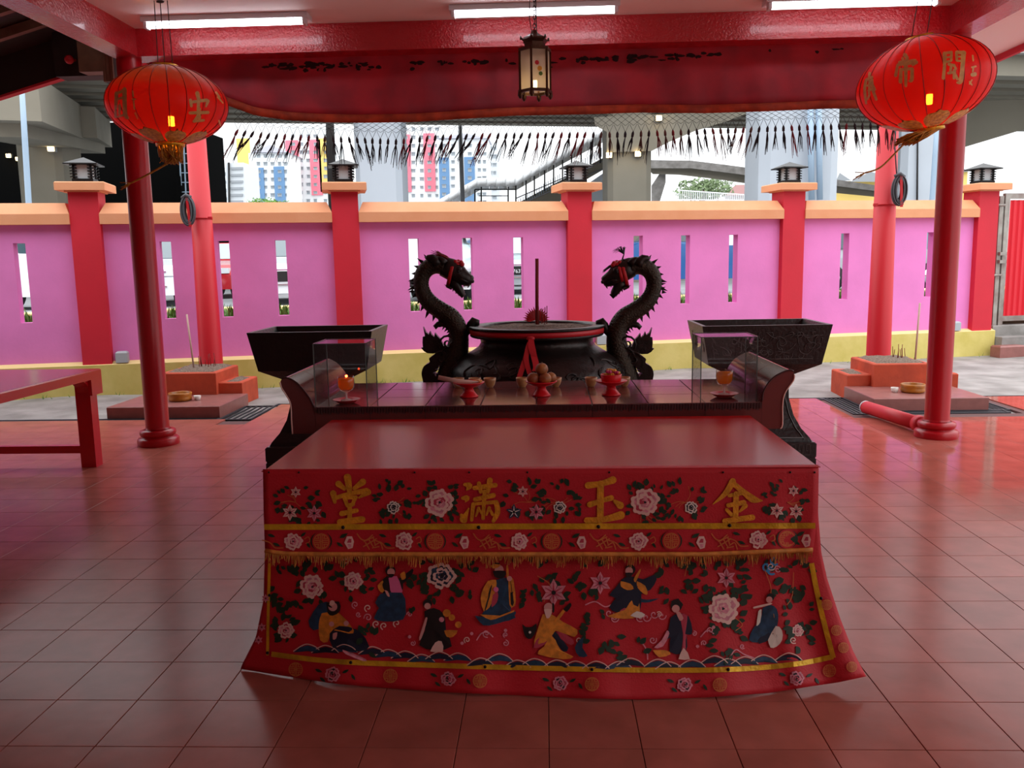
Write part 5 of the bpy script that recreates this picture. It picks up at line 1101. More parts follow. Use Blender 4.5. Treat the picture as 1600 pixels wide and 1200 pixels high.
for q in range(11):
    k = MB(); z = hc.z+.27+q*.03
    if z < 3.5: k.tube([(hc.x+(.009*math.cos(a*PI/5) if q % 2 else 0), hc.y+(0 if q % 2 else .009*math.cos(a*PI/5)), z+.019*math.sin(a*PI/5)) for a in range(11)], .003, 5, False); k.build('chain_link', 'black_metal', t)
k = MB(); k.tube([hc+Vector((-.02,0,.26)), hc+Vector((-.035,0,.35)), (hc.x-.03, hc.y, 3.52)], .003, 5); k.tube([hc+Vector((.015,0,.26)), (hc.x+.01, hc.y, 3.52)], .004, 5); k.build('lamp_cord', 'wire', t)

# ================================================================== faded red valance with net and tassels
VB = [(225,97),(260,118),(300,140),(350,163),(400,181),(450,188),(500,191),(560,192),(640,191),(720,186),(800,181),(900,179),(1000,176),(1100,177),(1200,174),(1290,170),(1370,169),(1440,168)]
VY = lambda u, t_: 5.03+.028*math.sin(u*.045+1.5*t_)*t_+.016*math.sin(u*.11+1-2*t_)*t_+.006*math.sin(u*.23+3*t_)
VA = thing('valance', 'long faded red cloth valance with netted tassels under the beam', 'valance', (0, 5.02, 2.75))
def vtop(u): return interp([(225,90),(800,82),(1440,50)], u)-6
k = MB(); k.grid([[at(u, lerp(vtop(u), interp(VB, u)-(13 if u > 330 else 3), i/9), VY(u, i/9)) for u in [225+q*12.15 for q in range(101)]] for i in range(10)]); o = k.build('cloth', 'valance', VA); o.modifiers.new('s', 'SOLIDIFY').thickness = .004
k = MB(); k.grid([[at(u, lerp(interp(VB, u)-(13 if u > 330 else 3), interp(VB, u), i/2), VY(u, 1)-.004) for u in [225+q*12.15 for q in range(101)]] for i in range(3)]); o = k.build('hem', 'valance_hem', VA); o.modifiers.new('s', 'SOLIDIFY').thickness = .004
rnd = random.Random(21); k = MB()
for q in range(120):
    u = rnd.choice([rnd.gauss(470,30), rnd.gauss(560,40), rnd.gauss(700,50), rnd.gauss(930,40), rnd.gauss(1040,50), rnd.uniform(420,1330)]); v = interp([(400,100),(800,94),(1330,74)], u)+abs(rnd.gauss(0, 5)); w, h = rnd.uniform(2, 9), rnd.uniform(1.5, 4)
    k.fan([at(u+w*math.cos(a*PI/5)*rnd.uniform(.6,1.1), v+h*math.sin(a*PI/5)*rnd.uniform(.6,1.1), VY(u, .2)-.008-.0003*q) for a in range(10)])
tag(k.build('soot_stains', 'grime', VA), kind='stuff')
NB = [(360,196),(420,203),(520,208),(620,212),(680,206),(760,203),(960,201),(1100,196),(1250,190),(1400,186)]
k = MB(); us = [372+i*12.35 for i in range(84)]
for i, u in enumerate(us):
    vt = interp(VB, u); vb = interp(NB, u)
    for s_ in (-1, 1):
        n_ = 4
        for q in range(n_):
            a = (u+s_*(q % 2)*6.2, lerp(vt, vb-4, q/n_)); b_ = (u+s_*((q+1) % 2)*6.2, lerp(vt, vb-4, (q+1)/n_)); k.bar(at(*a, 5.03), at(*b_, 5.03), .0028)
        k.bar(at(u+s_*5.5, vb-6, 5.03), at(u, vb+6, 5.03), .003)
k.build('net', 'net', VA)
for i, u in enumerate(us):
    vb = interp(NB, u)+5; lean = interp([(372,-24),(430,-16),(470,-4),(520,3),(600,4),(640,-4),(700,-14),(740,-26),(780,-14),(900,-14),(960,-4),(1060,6),(1100,10),(1160,-8),(1250,4),(1400,-3)], u)+rnd.uniform(-7, 7); L = rnd.uniform(38, 52)
    mt = 'tassel_dark' if rnd.random() < .72 else ('tassel_red' if rnd.random() < .6 else 'tassel_brown')
    if 990 < u < 1070 or 915 < u < 945: mt = rnd.choice(['tassel_red', 'tassel_brown', 'tassel_red', 'tassel_dark'])
    k = MB(); a = at(u, vb, 5.03); b_ = at(u+lean*.2, vb+9, 5.03); k.tube([a, lerp(a, b_, .4), b_], [.005,.012,.011], 6)
    for q in range(6):
        dx = rnd.uniform(-4, 4)*(1 if rnd.random() < .6 else 1.7); e = at(u+lean+dx, vb+L*rnd.uniform(.75, 1.05), 5.03+rnd.uniform(-.03,.03)); mdp = at(u+lean*.45+dx*.5+rnd.uniform(-1.5,1.5), vb+L*.45, 5.03)
        k.tube([b_, mdp, e], [.0052,.0045,.0018], 3, False)
    k.build('tassel', mt, VA)

# ================================================================== neighbour's dark roof beyond the left beam
NR = thing('lean_to_roof', 'dark timber lean-to roof with pale rafters beside the hall', 'roof', (-5.8, 4, 2.9))
a, b_ = at(0, 156, 5.6), at(107, 122, 5.6); sl = (b_.z-a.z)/(b_.x-a.x); zr = lambda x: a.z+sl*(x-a.x)
X0, X1, X2 = -9, b_.x, -3.86
k = MB(); k.prism([(X0, zr(X0)+.02), (X1, zr(X1)+.02), (X1, zr(X1)+.36), (X0, zr(X0)+.36)], 5.56, 5.62); k.build('fascia', 'wood_dark', NR)
k = MB(); k.prism([(X0, zr(X0)), (X1, zr(X1)), (X1, zr(X1)+.022), (X0, zr(X0)+.022)], 5.55, 5.63); k.build('fascia_trim', 'wall_red', NR)
k = MB(); k.prism([(X0, zr(X0)+.36), (X2, zr(X2)+.36), (X2, zr(X2)+.4), (X0, zr(X0)+.4)], -7, 5.62); k.build('roof_sheet', 'wood_dark', NR)
for yy, hh in ((5.0, .08), (4.55, .07), (4.0, .08), (3.4, .08), (2.8, .08)): k = MB(); k.prism([(X0, zr(X0)+.27), (X2-.02, zr(X2)+.27), (X2-.02, zr(X2)+.27+hh), (X0, zr(X0)+.27+hh)], yy, yy+.06); k.build('rafter', 'wood', NR)
bx0, bx1 = at(118, 100, 5.2).x, at(176, 100, 5.2).x; bz0, bz1 = at(150, 128, 5.2).z, at(150, 52, 5.2).z
t = thing('timber_box', 'brown plank gutter box hung beside the column top', 'gutter box', ((bx0+bx1)/2, 5.35, bz0))
for q in range(3): k = MB(); k.box(lerp(bx0+.24, bx1, q/3)+.002, lerp(bx0+.24, bx1, (q+1)/3)-.002, 5.2, 5.22, bz0, bz1); k.build('plank', 'wood', t)
k = MB(); k.box(bx0, bx0+.24, 5.25, 5.6, bz0+.1, bz1-.02); k.build('side_box', 'wood', t)
k = MB(); k.box(bx0+.24, bx1, 5.22, 5.6, bz0, bz1); k.build('body', 'wood_dark', t)
k = MB(); k.box(at(88,80,5.45).x, bx0+.3, 5.4, 5.6, at(110,121,5.45).z, at(110,30,5.45).z); k.build('dark_panel', 'wood_dark', t)  # dark panel added to close the bright gap beside the box
k = MB(); lp = at(108, 93, 5.3); k.ball(lp, .04, 10, 8); k.tube([lp, lp+Vector((0,.12,.02))], .015, 6); tag(k.build('red_lamp_bulb', 'ribbon'), 'small dim red lamp under the lean-to roof', 'lamp')

# ================================================================== outside the wall: raised road, verge, kerb
OZ = .8
k = MB(); k.box(-150, 150, WT+.02, 4.1, -.2, OZ, WM); struct(k.build('ground_verge', 'soil'))
k = MB(); k.box(-220, 220, 4.4, 420, -.4, OZ-.08, WM); struct(k.build('ground_road', 'asphalt'))
k = MB(); k.bbox(-150, 150, 4.1, 4.4, -.2, OZ+.05, .02, WM); tag(k.build('kerb', 'yellow_top'), 'pale concrete kerb along the road outside the wall', 'kerb')
k = MB(); rnd = random.Random(14)
for i in range(5200):
    s_ = rnd.uniform(-8.6, 7); off = rnd.uniform(.2, 1.1); p = WM @ Vector((s_, off, OZ)); a = rnd.uniform(0, 6.28); h = rnd.uniform(.1, .27); d = Vector((math.cos(a), math.sin(a), 0)); n_ = Vector((-d.y, d.x, 0))*rnd.uniform(.008, .016); l = rnd.uniform(.02, .13)
    k.add([p-n_*.5, p+n_*.5, p+d*l*.5+Vector((0,0,h*.7))+n_, p+d*l*.5+Vector((0,0,h*.7))-n_, p+d*l+Vector((0,0,h))], [(0,1,2,3),(3,2,4)])
tag(k.build('verge_grass', 'leaf'), 'bright green leafy verge just outside the wall slots', 'grass', kind='stuff')
k = MB()
for i in range(500):
    X = rnd.uniform(-7, 8); Y = W0.y+math.tan(WA)*X-.12-abs(rnd.gauss(0, .06)); a = rnd.uniform(0, 6.28); h = rnd.uniform(.02, .07); p = Vector((X, Y, -.01)); d = Vector((math.cos(a), math.sin(a), 0))
    if -3 < X < 1 or rnd.random() < .25: k.add([p, p+d*.012, p+d*.03+Vector((0,0,h))], [(0,1,2)])
tag(k.build('weeds', 'leaf'), 'small weeds at the foot of the yellow plinth', 'weeds', kind='stuff')

# ---- vehicles on the road
def text_mesh(body, size):
    cu = bpy.data.curves.new('plate', 'FONT'); cu.body = body; cu.size = size; cu.align_x = 'CENTER'; cu.align_y = 'CENTER'; cu.extrude = .004
    o = bpy.data.objects.new('plate_text', cu); col.objects.link(o); dg = bpy.context.evaluated_depsgraph_get(); me = bpy.data.meshes.new_from_object(o.evaluated_get(dg)); bpy.data.objects.remove(o); return me
PROF = {'hatch': ([(-2,.3),(-2.02,.95),(-1.9,1.38),(-1.6,1.5),(-.2,1.5),(.7,1.02),(1.75,.88),(2.02,.62),(2.02,.25),(-2,.25)], 1.7, [[(-1.75,1.0),(-1.65,1.38),(-.75,1.4),(-.75,1.0)],[(-.68,1.0),(-.68,1.4),(-.25,1.4),(.5,1.02)]], ((-.16,1.47),(.68,1.04))),
        'van': ([(-2.2,.3),(-2.22,1.85),(-2.1,1.95),(1.1,1.95),(1.85,1.15),(2.2,1.0),(2.28,.7),(2.28,.28),(-2.2,.28)], 1.75, [[(.3,1.2),(.3,1.75),(1.0,1.75),(1.5,1.2)],[(-1.9,1.25),(-1.9,1.75),(.1,1.75),(.1,1.25)]], ((1.15,1.9),(1.82,1.18))),
        'pickup': ([(-2.6,.42),(-2.62,1.1),(-.55,1.1),(-.45,1.78),(.6,1.8),(1.25,1.2),(2.4,1.08),(2.58,.9),(2.6,.4),(-2.6,.4)], 1.8, [[(-.35,1.2),(-.3,1.7),(.15,1.7),(.15,1.2)],[(.22,1.2),(.22,1.7),(.55,1.7),(1.05,1.2)]], ((.64,1.77),(1.22,1.23)))}
def car(kind, px, Y, head, paint, lab, name='car', plate=None, glass='car_glass'):
    prof, W, wins, ws = PROF[kind]; g = atz(px, 460, 1.0) if False else at(px, 450, Y); o = Vector((g.x, Y, OZ-.08)); M_ = Matrix.Translation(o) @ Matrix.Rotation(head, 4, 'Z')
    t = thing(name, lab, name if name == 'car' else name.replace('_', ' '), o, head)
    hw = lambda z: W/2*(1 if z < .95 else 1-.22*(z-.95)/.8)
    k = MB(); k.prism(prof, -1, 1, lambda x, z, d: M_ @ Vector((x, d*hw(z), z))); k.build('body', paint, t)
    for wn in wins:
        for s_ in (-1, 1): k = MB(); k.prism(wn, .0, .012, lambda x, z, d: M_ @ Vector((x, s_*(hw(z)+d), z))); k.build('side_window', glass, t)
    (xa_, za), (xb_, zb_) = ws; k = MB(); n_ = Vector((zb_-za, 0, -(xb_-xa_))).normalized()*-.012
    if n_.x < 0: n_ = -n_
    q = [Vector((xa_, -hw(za)*.9, za)), Vector((xa_, hw(za)*.9, za)), Vector((xb_, hw(zb_)*.92, zb_)), Vector((xb_, -hw(zb_)*.92, zb_))]; k.add([M_ @ p for p in q]+[M_ @ (p+n_) for p in q], [(0,1,2,3),(7,6,5,4)]+[(i,(i+1)%4,4+(i+1)%4,4+i) for i in range(4)]); k.build('windscreen', glass, t)
    xf = max(p[0] for p in prof); xr = min(p[0] for p in prof)
    for xx in (xf-.75, xr+.75):
        for s_ in (-1, 1):
            k = MB(); k.tube([M_ @ Vector((xx, s_*(W/2-.2), .32)), M_ @ Vector((xx, s_*(W/2+.015), .32))], .32, 20); w_ = k.build('wheel', 'tyre', t); k = MB(); k.tube([M_ @ Vector((xx, s_*(W/2), .32)), M_ @ Vector((xx, s_*(W/2+.025), .32))], .2, 12); k.build('hub', 'chrome', w_)
    k = MB(); k.box(xf-.01, xf+.02, -.55, .55, .5, .72, M_); k.build('grille', 'black', t)
    for z in (.73, .42): k = MB(); k.box(xf, xf+.03, -.6, .6, z, z+.035, M_); k.build('trim_bar', 'chrome', t)
    for s_ in (-1, 1): k = MB(); k.box(xf-.25, xf+.012, s_*W*.38-.16, s_*W*.38+.16, .66, .8, M_); k.build('headlight', 'headlight', t)
    k = MB(); k.box(xr-.02, xr+.05, -W*.48, W*.48, .35, .5, M_); k.build('bumper', 'black', t)
    if plate:
        k = MB(); k.box(xf+.03, xf+.045, -.26, .26, .52, .66, M_); pl_ = k.build('number_plate', 'black', t)
        me = text_mesh(plate, .13); me.materials.clear(); me.materials.append(MT['white_paint']); tx = link('plate_number', me, None); tx.matrix_world = M_ @ Matrix.Translation((xf+.047, 0, .59)) @ Matrix.Rotation(PI/2, 4, 'Z') @ Matrix.Rotation(PI/2, 4, 'X')
        mw = tx.matrix_world.copy(); tx.parent = pl_; tx.matrix_parent_inverse = Matrix.Identity(4); tx.matrix_basis = mw
    return t
car('van', -60, 15.8, 0, 'car_white', 'white van parked outside the wall at the bench end', 'van')
car('hatch', 240, 17.2, -1.3, 'car_white', 'white hatchback angled outside the wall between two pillars')
car('hatch', 356, 21.5, -PI/2, 'car_red', 'red car seen nose on through a wall slot', plate='JTL 06', glass='car_glass_light')
car('hatch', 436, 17.4, -1.15, 'car_white', 'white car with swept headlamp beside the red car')
car('van', 688, 17.4, PI/2, 'car_white', 'white van seen tail on behind the shaded censer dragon', 'van')
car('hatch', 806, 21.2, -PI/2, 'car_silver', 'silver car seen nose on with number plate 7637', plate='WA 7637', glass='car_glass_light')
car('pickup', 1080, 17.0, PI, 'car_blue', 'blue pickup truck parked side on outside the wall', 'pickup_truck')
car('van', 850, 27, 0, 'car_blue', 'blue van further along the road', 'van')
car('hatch', 1345, 19, .2, 'car_silver', 'silver car parked outside the wall near the gate')

# ================================================================== flyover
DZ = 8.0
f0, f1 = atz(340, 193, DZ), atz(1350, 204, DZ); d_ = (f1-f0).normalized(); nn = Vector((d_.y, -d_.x, 0)); nr_ = atz(1600, 64, DZ+1.2); wd = (nr_-f0).dot(nn)
FM = Matrix((( d_.x, -nn.x, 0, f0.x), (d_.y, -nn.y, 0, f0.y), (0, 0, 1, 0), (0, 0, 0, 1)))    # x along the deck, -y towards us
FO = thing('flyover', 'broad concrete flyover deck on girders above the road', 'flyover', f0)
k = MB(); k.box(-90, 90, -wd, 0, DZ+.9, DZ+1.25, FM); k.build('deck', 'concrete_dark', FO)
k = MB(); k.box(-90, 90, -wd-.3, -wd, DZ+.7, DZ+2.0, FM); k.build('parapet', 'concrete', FO)
k = MB(); k.box(-90, 90, 0, .3, DZ+.4, DZ+2.0, FM); k.build('parapet', 'concrete', FO)
ng = 10
for i in range(ng): yy = lerp(-.6, -wd+.5, i/(ng-1)); k = MB(); k.box(-90, 90, yy-.35, yy+.35, DZ, DZ+.9, FM); k.build('girder', 'concrete_dark', FO)
def pier(name, lab, x0, x1, Y, matn, top=DZ, rot=0, dep=None, extra=None):
    a, b_ = at(x0, 300, Y), at(x1, 300, Y); w_ = b_.x-a.x; dep = dep or w_; c_ = Vector(((a.x+b_.x)/2, Y+dep/2, 0)); t = thing(name, lab, 'pier', c_+Vector((0,0,OZ)), rot)
    M_ = Matrix.Translation(c_) @ Matrix.Rotation(rot, 4, 'Z'); k = MB(); h = w_/2; ch = .12*w_
    k.prism([(-h+ch,-dep/2),(h-ch,-dep/2),(h,-dep/2+ch),(h,dep/2-ch),(h-ch,dep/2),(-h+ch,dep/2),(-h,dep/2-ch),(-h,-dep/2+ch)], OZ-.4, top, lambda p, q, d: M_ @ Vector((p, q, d))); k.build('shaft', matn, t); return t
pier('bridge_pier', 'pale smooth concrete pier beside the pink-striped flats', 555, 628, 27, 'concrete_skylit')
p4 = pier('bridge_pier', 'brown-grey concrete pier with flared head and floodlight', 950, 1018, 29, 'concrete_dark', DZ-1.2, 0, 3)
k = MB(); k.prism([(948,238),(948,206),(930,196),(928,183),(1180,172),(1140,188),(1085,205),(1045,222),(1018,236)], 28.8, 33, lambda u, v, d: at(u, v, d)); k.build('flared_head', 'concrete_dark', p4)
p5 = pier('bridge_pier', 'broad pale concrete pier with a drainpipe before the gate end', 1188, 1312, 24, 'concrete_skylit')
for u in (1268, 1281): k = MB(); k.tube([at(u, 312, 23.7), at(u-2, 150, 23.7)], .09, 10); k.build('drainpipe', 'steel_blue', p5)
pier('bridge_pier', 'grey concrete pier half hidden by the tilted lantern tail', 1408, 1482, 30, 'concrete_skylit')
p1 = pier('bridge_pier', 'shaded concrete pier with floodlight under the stepped cap', 27, 98, 28, 'concrete_dark', 6.8)
k = MB(); k.bar(at(10, 152, 21), at(122, 204, 34), 1.6, 1.2); k.build('cap_beam', 'concrete_dark', p1)
k = MB(); k.bar(at(-10, 185, 22), at(132, 220, 33), 1.5, 1.0); k.build('cap_beam', 'concrete_dark', p1)
k = MB(); k.bar(at(112, 190, 29), at(142, 209, 35), 1.6, 1.1); k.build('cap_block', 'concrete_dark', p1)
k = MB(); k.prism([(1500,232),(1700,172),(1700,20),(1560,95),(1480,180)], 36, 40, lambda u, v, d: at(u, v, d)); k.build('ramp_soffit', 'concrete_dark', FO)
t = thing('ramp', 'lower curved concrete ramp passing behind the piers', 'ramp', at(1100, 300, 52))
k = MB(); k.prism([(1010,262),(1080,262),(1130,268),(1190,276),(1310,290),(1372,298),(1372,308),(1310,302),(1190,290),(1120,280),(1060,273),(1020,272)], 50, 57, lambda u, v, d: at(u, v, d)); k.build('girder', 'concrete_dark', t)
k = MB(); k.prism([(1010,250),(1080,251),(1130,257),(1190,265),(1310,281),(1372,290),(1372,299),(1310,291),(1190,277),(1130,269),(1080,263),(1010,263)], 49.6, 50.2, lambda u, v, d: at(u, v, d)); k.build('parapet', 'concrete', t)
k = MB(); k.prism([(1018,290),(1030,272),(1040,272),(1040,285),(1030,318),(1030,445),(1018,445),(1018,318)], 50.3, 52.3, lambda u, v, d: at(u, v, d)); k.build('pier_shaft', 'concrete', t)
# dark shed under the flyover
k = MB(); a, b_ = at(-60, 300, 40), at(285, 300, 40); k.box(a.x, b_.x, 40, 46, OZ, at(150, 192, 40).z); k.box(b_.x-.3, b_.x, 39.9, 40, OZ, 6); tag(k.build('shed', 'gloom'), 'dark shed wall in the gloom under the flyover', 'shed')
t = thing('window_grille', 'pale barred window frame beside the rear pipe column', 'grille', at(288, 310, 39.95))
for u in (283, 290, 297): k = MB(); k.bar(at(u+1, 316, 39.95), at(u-3, 225, 39.95), .05); k.build('bar', 'steel_blue', t)
for v in (240, 255, 270, 285, 300): k = MB(); k.bar(at(281, v, 39.95), at(298, v, 39.95), .04); k.build('crossbar', 'steel_blue', t)
# floodlights
for x, y_, Y, lab in ((23,164,26,'lit floodlight high under the lean-to roof edge'),(78,232,27.6,'bright floodlight on the shaded pier'),(1030,184,28.55,'small lit lamp on the flared pier head'),(997,240,28.7,'bright floodlight glaring on the brown-grey pier'),(952,242,28.7,'small lit lamp at the corner of the brown-grey pier'),(12,243,39.75,'short lit strip lamp in the gloom under the flyover'),(27,248,39.75,'second short lit strip lamp in the gloom under the flyover')):
    p = at(x, y_, Y); t = thing('floodlight', lab, 'floodlight', p); k = MB(); k.box(p.x-.09, p.x+.09, p.y, p.y+.1, p.z-.08, p.z+.08); k.build('lens', 'bulb_white', t); k = MB(); k.box(p.x-.11, p.x+.11, p.y+.1, p.y+.25, p.z-.1, p.z+.1); k.build('housing', 'grey_metal', t)
# poles
for x0, y0_, x1, y1_, Y, r, mt, lab in ((45,320,33,120,16,.06,'steel_blue','tall pale blue lamp pole beyond the wall at the bench end'),(519,300,514,150,19,.11,'black_metal','dark square post behind the wall lantern'),(723,318,718,170,40,.11,'grey_metal','grey street pole before the blue-striped flats'),(1456,318,1466,170,22,.07,'steel_blue','pale blue pole beside the grey pier'),(1432,445,1434,190,29.93,.035,'black_metal','thin black cable hanging before the grey pier')):
    e_ = at(x0, y0_, Y); k = MB(); k.tube(([Vector((e_.x, Y, OZ-.1))] if r > .03 else [])+[e_, at((x0+x1)/2, (y0_+y1_)/2, Y), at(x1, y1_, Y)], [r]*(3 if r > .03 else 2)+[r*.85], 12 if r > .1 or mt != 'black_metal' else 4); tag(k.build('pole', mt), lab, 'pole')
# covered footbridge stairs
t = thing('footbridge', 'covered footbridge stairs with a white barrel roof', 'footbridge', at(800, 318, 42)); Yb = 42
path = [(690,322),(748,290),(806,290),(880,248),(955,208)]
for (a, b_) in zip(path, path[1:]):
    n_ = max(2, int(math.hypot(b_[0]-a[0], b_[1]-a[1])/14))
    for q in range(n_):
        u0 = [lerp(a[i], b_[i], q/n_) for i in (0, 1)]; u1 = [lerp(a[i], b_[i], (q+.97)/n_) for i in (0, 1)]; P = []
        for u in (u0, u1):
            c_ = at(u[0], u[1], Yb); P.append([c_+Vector((0, -1.1*math.cos(PI*w/8), .5*math.sin(PI*w/8)-.12)) for w in range(9)])
        k = MB(); k.grid(P); o = k.build('roof_panel', 'white_paint', t); o.modifiers.new('s', 'SOLIDIFY').thickness = .03
for u, v0, v1 in ((742,296,318),(752,292,318),(794,292,318),(806,290,320),(822,282,312),(835,275,306),(851,266,298),(865,258,290),(879,250,283),(893,242,276),(908,232,268),(923,222,262),(938,215,255)):
    for Y in (40.9, 43.1): k = MB(); k.bar(at(u, v0, Y), at(u, v1, Y), .07); k.build('post', 'black', t)
for dv in (22, 34): k = MB(); k.bar(at(806, 292+dv-4, 40.9), at(955, 210+dv+14, 40.9), .05); k.build('handrail', 'grey_metal', t)
k = MB(); k.bar(at(742, 296, 40.9), at(806, 296, 40.9), .06); k.bar(at(748, 306, 40.9), at(795, 306, 40.9), .04); k.build('handrail', 'black', t)
k = MB()
for q in range(40): u = 810+q*3.6; v = 312-q*2.25; k.bar(at(u, v, 40.9), at(u, v+14, 40.9), .03)
k.build('baluster_rail', 'steel_blue', t)
k = MB(); k.prism([(790,330),(800,322),(955,240),(955,258),(900,290),(860,330)], 41, 43.2, lambda u, v, d: at(u, v, d)); k.build('stair_flight', 'concrete_dark', t)
k = MB(); k.prism([(872,440),(900,300),(955,262),(955,290),(930,440)], 41.2, 43, lambda u, v, d: at(u, v, d)); k.build('support_wall', 'concrete_skylit', t)

# ================================================================== flats in the distance
wm = {}
def px_box(k, x0, x1, y0_, y1_, Y, dep):
    a, b_ = at(x0, y1_, Y), at(x1, y0_, Y); k.box(a.x, b_.x, Y, Y+dep, a.z if y1_ < 320 else OZ-.1, b_.z)
def flats(name, lab, x0, x1, yt, Y, body, strips, cols, row0, pitch, cat='building', roof=None):
    t = thing(name, lab, cat, at((x0+x1)/2, 330, Y)); k = MB(); px_box(k, x0, x1, yt, 340, Y, 14); k.build('walls', body, t)
    for (a, b_, s0, s1, mt) in strips: k = MB(); px_box(k, a, b_, s0, s1, Y-.6, .6); k.build('colour_strip', mt, t)
    rnd = random.Random(int(x0)); pm = 1335/(Y+2.57)
    me = wm.get('w')
    if me is None:
        g = MB(); g.cur = 0; g.box(-.75, .75, -.12, 0, -.6, .6); g.cur = 1; g.box(-.66, -.04, -.16, -.12, -.5, .5); g.box(.04, .66, -.16, -.12, -.5, .5); g.cur = 2; g.box(-.85, .85, -.5, -.12, .62, .72); me = wm['w'] = g.mesh('window', ['b_grey', 'b_window', 'b_slat'])
    v = row0
    while v < 322:
        for u in cols:
            st = next((s for s in strips if s[0] <= u <= s[1] and s[2] <= v <= s[3]), None)
            p = at(u, v, Y-(.62 if st else .02)); o = link('window', me, None); o.parent = t; o.matrix_parent_inverse = t.matrix_basis.inverted(); o.location = p
            w_ = rnd.uniform(.8, 1.15)*5.6/pm/1.5; o.scale = (w_, 1, rnd.uniform(.85, 1.1)*4.6/pm/1.2)
        v += pitch
    if roof: k = MB(); a, b_, c_ = at(x0-2, yt, Y-1), at(x1+2, yt, Y-1), at((x0+x1)/2, roof, Y-1); k.prism([(a.x, a.z), (b_.x, b_.z), (c_.x, c_.z)], Y-1, Y+15); k.build('roof', 'b_roof', t)
    return t
flats('apartment_block', 'white flats with two blue stripes beside the yellow tower', 394, 449, 238, 262, 'b_white', [(397,411,262,330,'b_blue'),(431,443,260,330,'b_blue')], (404,415,426,437,446), 244, 12.2, roof=226)
flats('apartment_block', 'white flats with two pink stripes and a yellow end', 448, 520, 197, 280, 'b_white', [(450,465,219,306,'b_pink'),(487,500,218,305,'b_pink'),(501,517,216,300,'b_yellow')], (458,471,482,493,509), 213, 12.6)
flats('apartment_block', 'white flats with two pink stripes beside the pale pier', 624, 688, 197, 280, 'b_white', [(629,640,210,300,'b_pink'),(664,678,208,299,'b_pink')], (634,646,659,671,683), 202, 13)
flats('apartment_block', 'white flats with two blue stripes behind the grey street pole', 686, 762, 216, 265, 'b_white', [(688,701,246,330,'b_blue'),(727,741,245,330,'b_blue')], (694,708,734,749,757), 228, 12.6, roof=208)
flats('apartment_block', 'plain grey tower block behind the footbridge roof', 760, 779, 222, 300, 'b_grey', [], (766,773), 232, 12.8)
t = flats('apartment_block', 'narrow yellow stair tower next to the slatted car park', 376, 390, 216, 300, 'b_white', [(376,389,216,330,'b_yellow')], (), 240, 30)
t = thing('car_park', 'grey building with open slatted floors at the end of the flats', 'building', at(366, 330, 225)); k = MB(); px_box(k, 357, 380, 254, 340, 225, 12); k.build('walls', 'b_grey', t)
for q in range(6): k = MB(); px_box(k, 360.5, 379, 261+q*10.4, 265+q*10.4, 224.6, .4); k.build('slat_opening', 'b_slat', t)
k = MB(); k.bar(at(358.5, 330, 224.4), at(357.5, 254, 224.4), .45); k.build('corner_pipe', 'black', t)
flats('apartment_block', 'very pale hazy block with tiny windows behind the slatted car park', 318, 358, 262, 330, 'b_white', [], (325,334,343,352), 272, 13)
t = thing('house', 'low house with a faded red pitched roof beyond the white fence', 'house', at(1160, 318, 105)); k = MB(); px_box(k, 1132, 1192, 303, 330, 105, 8); k.build('walls', 'b_white', t); k = MB(); k.prism([(1128,305),(1150,289),(1195,288),(1195,306)], 103, 112, lambda u, v, d: at(u, v, d)); k.build('roof', 'b_red', t)
t = thing('house', 'pale house with a grey pitched roof behind the lower ramp', 'house', at(1340, 318, 110)); k = MB(); px_box(k, 1306, 1375, 282, 330, 110, 8); k.build('walls', 'b_yellow', t); k = MB(); k.prism([(1306,283),(1312,270),(1330,282)], 108, 119, lambda u, v, d: at(u, v, d)); k.prism([(1328,284),(1360,268),(1380,274),(1380,284)], 108, 119, lambda u, v, d: at(u, v, d)); k.build('roof', 'b_slat', t)
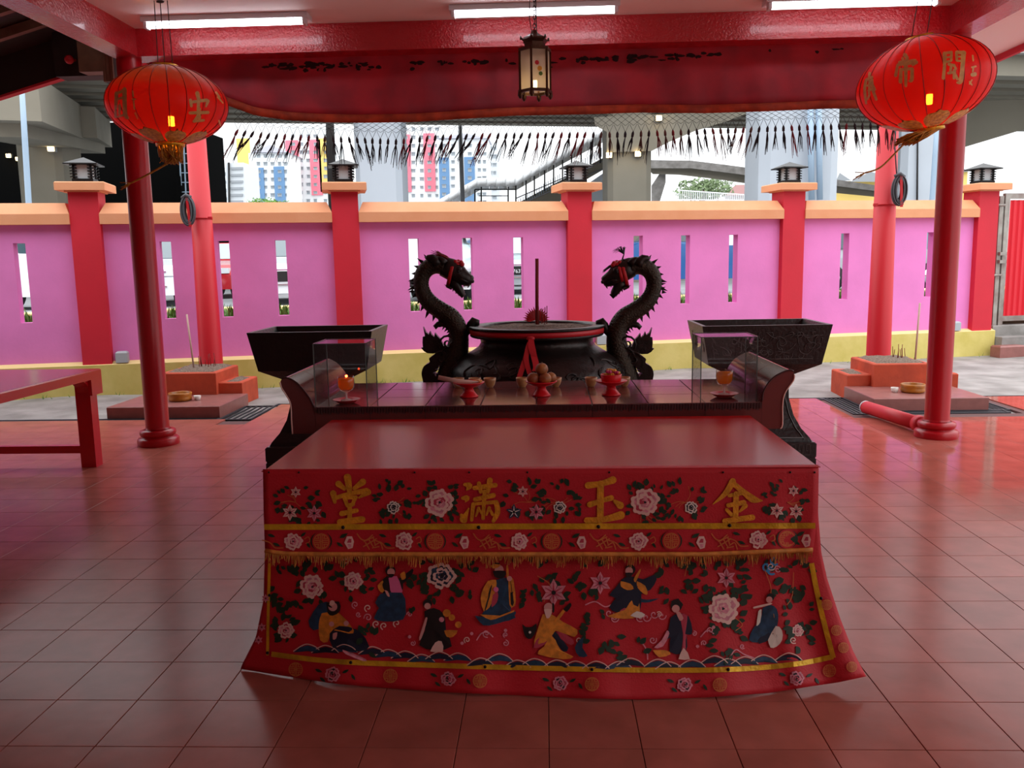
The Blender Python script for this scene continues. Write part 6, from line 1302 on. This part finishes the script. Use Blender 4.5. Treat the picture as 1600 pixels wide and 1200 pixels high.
t = thing('house', 'small yellow house beside the last wall pillar', 'house', at(1508, 318, 90)); k = MB(); px_box(k, 1500, 1512, 268, 330, 90, 6); k.build('walls', 'b_yellow', t); k = MB(); k.prism([(1498,269),(1505,263),(1514,268)], 89.5, 96.5, lambda u, v, d: at(u, v, d)); k.build('roof', 'b_slat', t)
t = thing('fence', 'white palisade fence far beyond the wall', 'fence', at(1120, 318, 80))
k = MB()
for q in range(46): u = 1058+q*2.9; p_ = at(u, 318, 80); k.bar(at(u, 296+q*.22+(6 if q < 3 else 0), 80), (p_.x, 80, OZ-.1), .06)
k.build('palings', 'white_paint', t); k = MB(); k.bar(at(1058, 297, 80), at(1190, 306, 80), .1); k.bar(at(1058, 312, 80), at(1190, 313, 80), .1); k.build('rail', 'white_paint', t)
def tree(u, v, Y, w, h, lab, n, seed, matn='tree'):
    c_ = at(u, v, Y); t = thing('tree', lab, 'tree', Vector((c_.x, Y, OZ-.1))); rnd = random.Random(seed); k = MB()
    for i in range(n):
        while True:
            q = Vector((rnd.uniform(-1,1), rnd.uniform(-1,1), rnd.uniform(-1,1)))
            if q.length < 1 and q.length > .35: break
        q *= .8+.25*math.sin(q.x*7+seed)*math.cos(q.z*6); p = c_+Vector((q.x*w, q.y*w*.7, q.z*h)); s_ = rnd.uniform(.03, .07)*w
        a = Vector((rnd.uniform(-1,1), rnd.uniform(-1,1), rnd.uniform(-1,1))).normalized(); b_ = a.orthogonal().normalized(); k.add([p+a*s_, p+b_*s_*.6, p-a*s_, p-b_*s_*.6], [(0,1,2,3)])
    k.build('crown', matn, t, fix=False); k = MB(); k.tube([(c_.x, Y, OZ-.1), c_], [.09*w, .04*w], 8); k.build('trunk', 'wood', t)
tree(1100, 297, 95, 3.6, 1.5, 'dull green tree beyond the white fence', 1500, 3); tree(1122, 291, 97, 2.2, 1.4, 'taller dull green tree beside the faded red roof', 1100, 6); tree(1080, 303, 93, 2.0, .9, 'small dull green tree at the end of the white fence', 700, 8)
tree(410, 318, 200, 4.5, 1.6, 'low bright shrub at the foot of the blue-striped flats', 500, 11, 'leaf'); tree(430, 319, 205, 4.0, 1.2, 'second low bright shrub by the pink-striped flats', 500, 12, 'leaf')
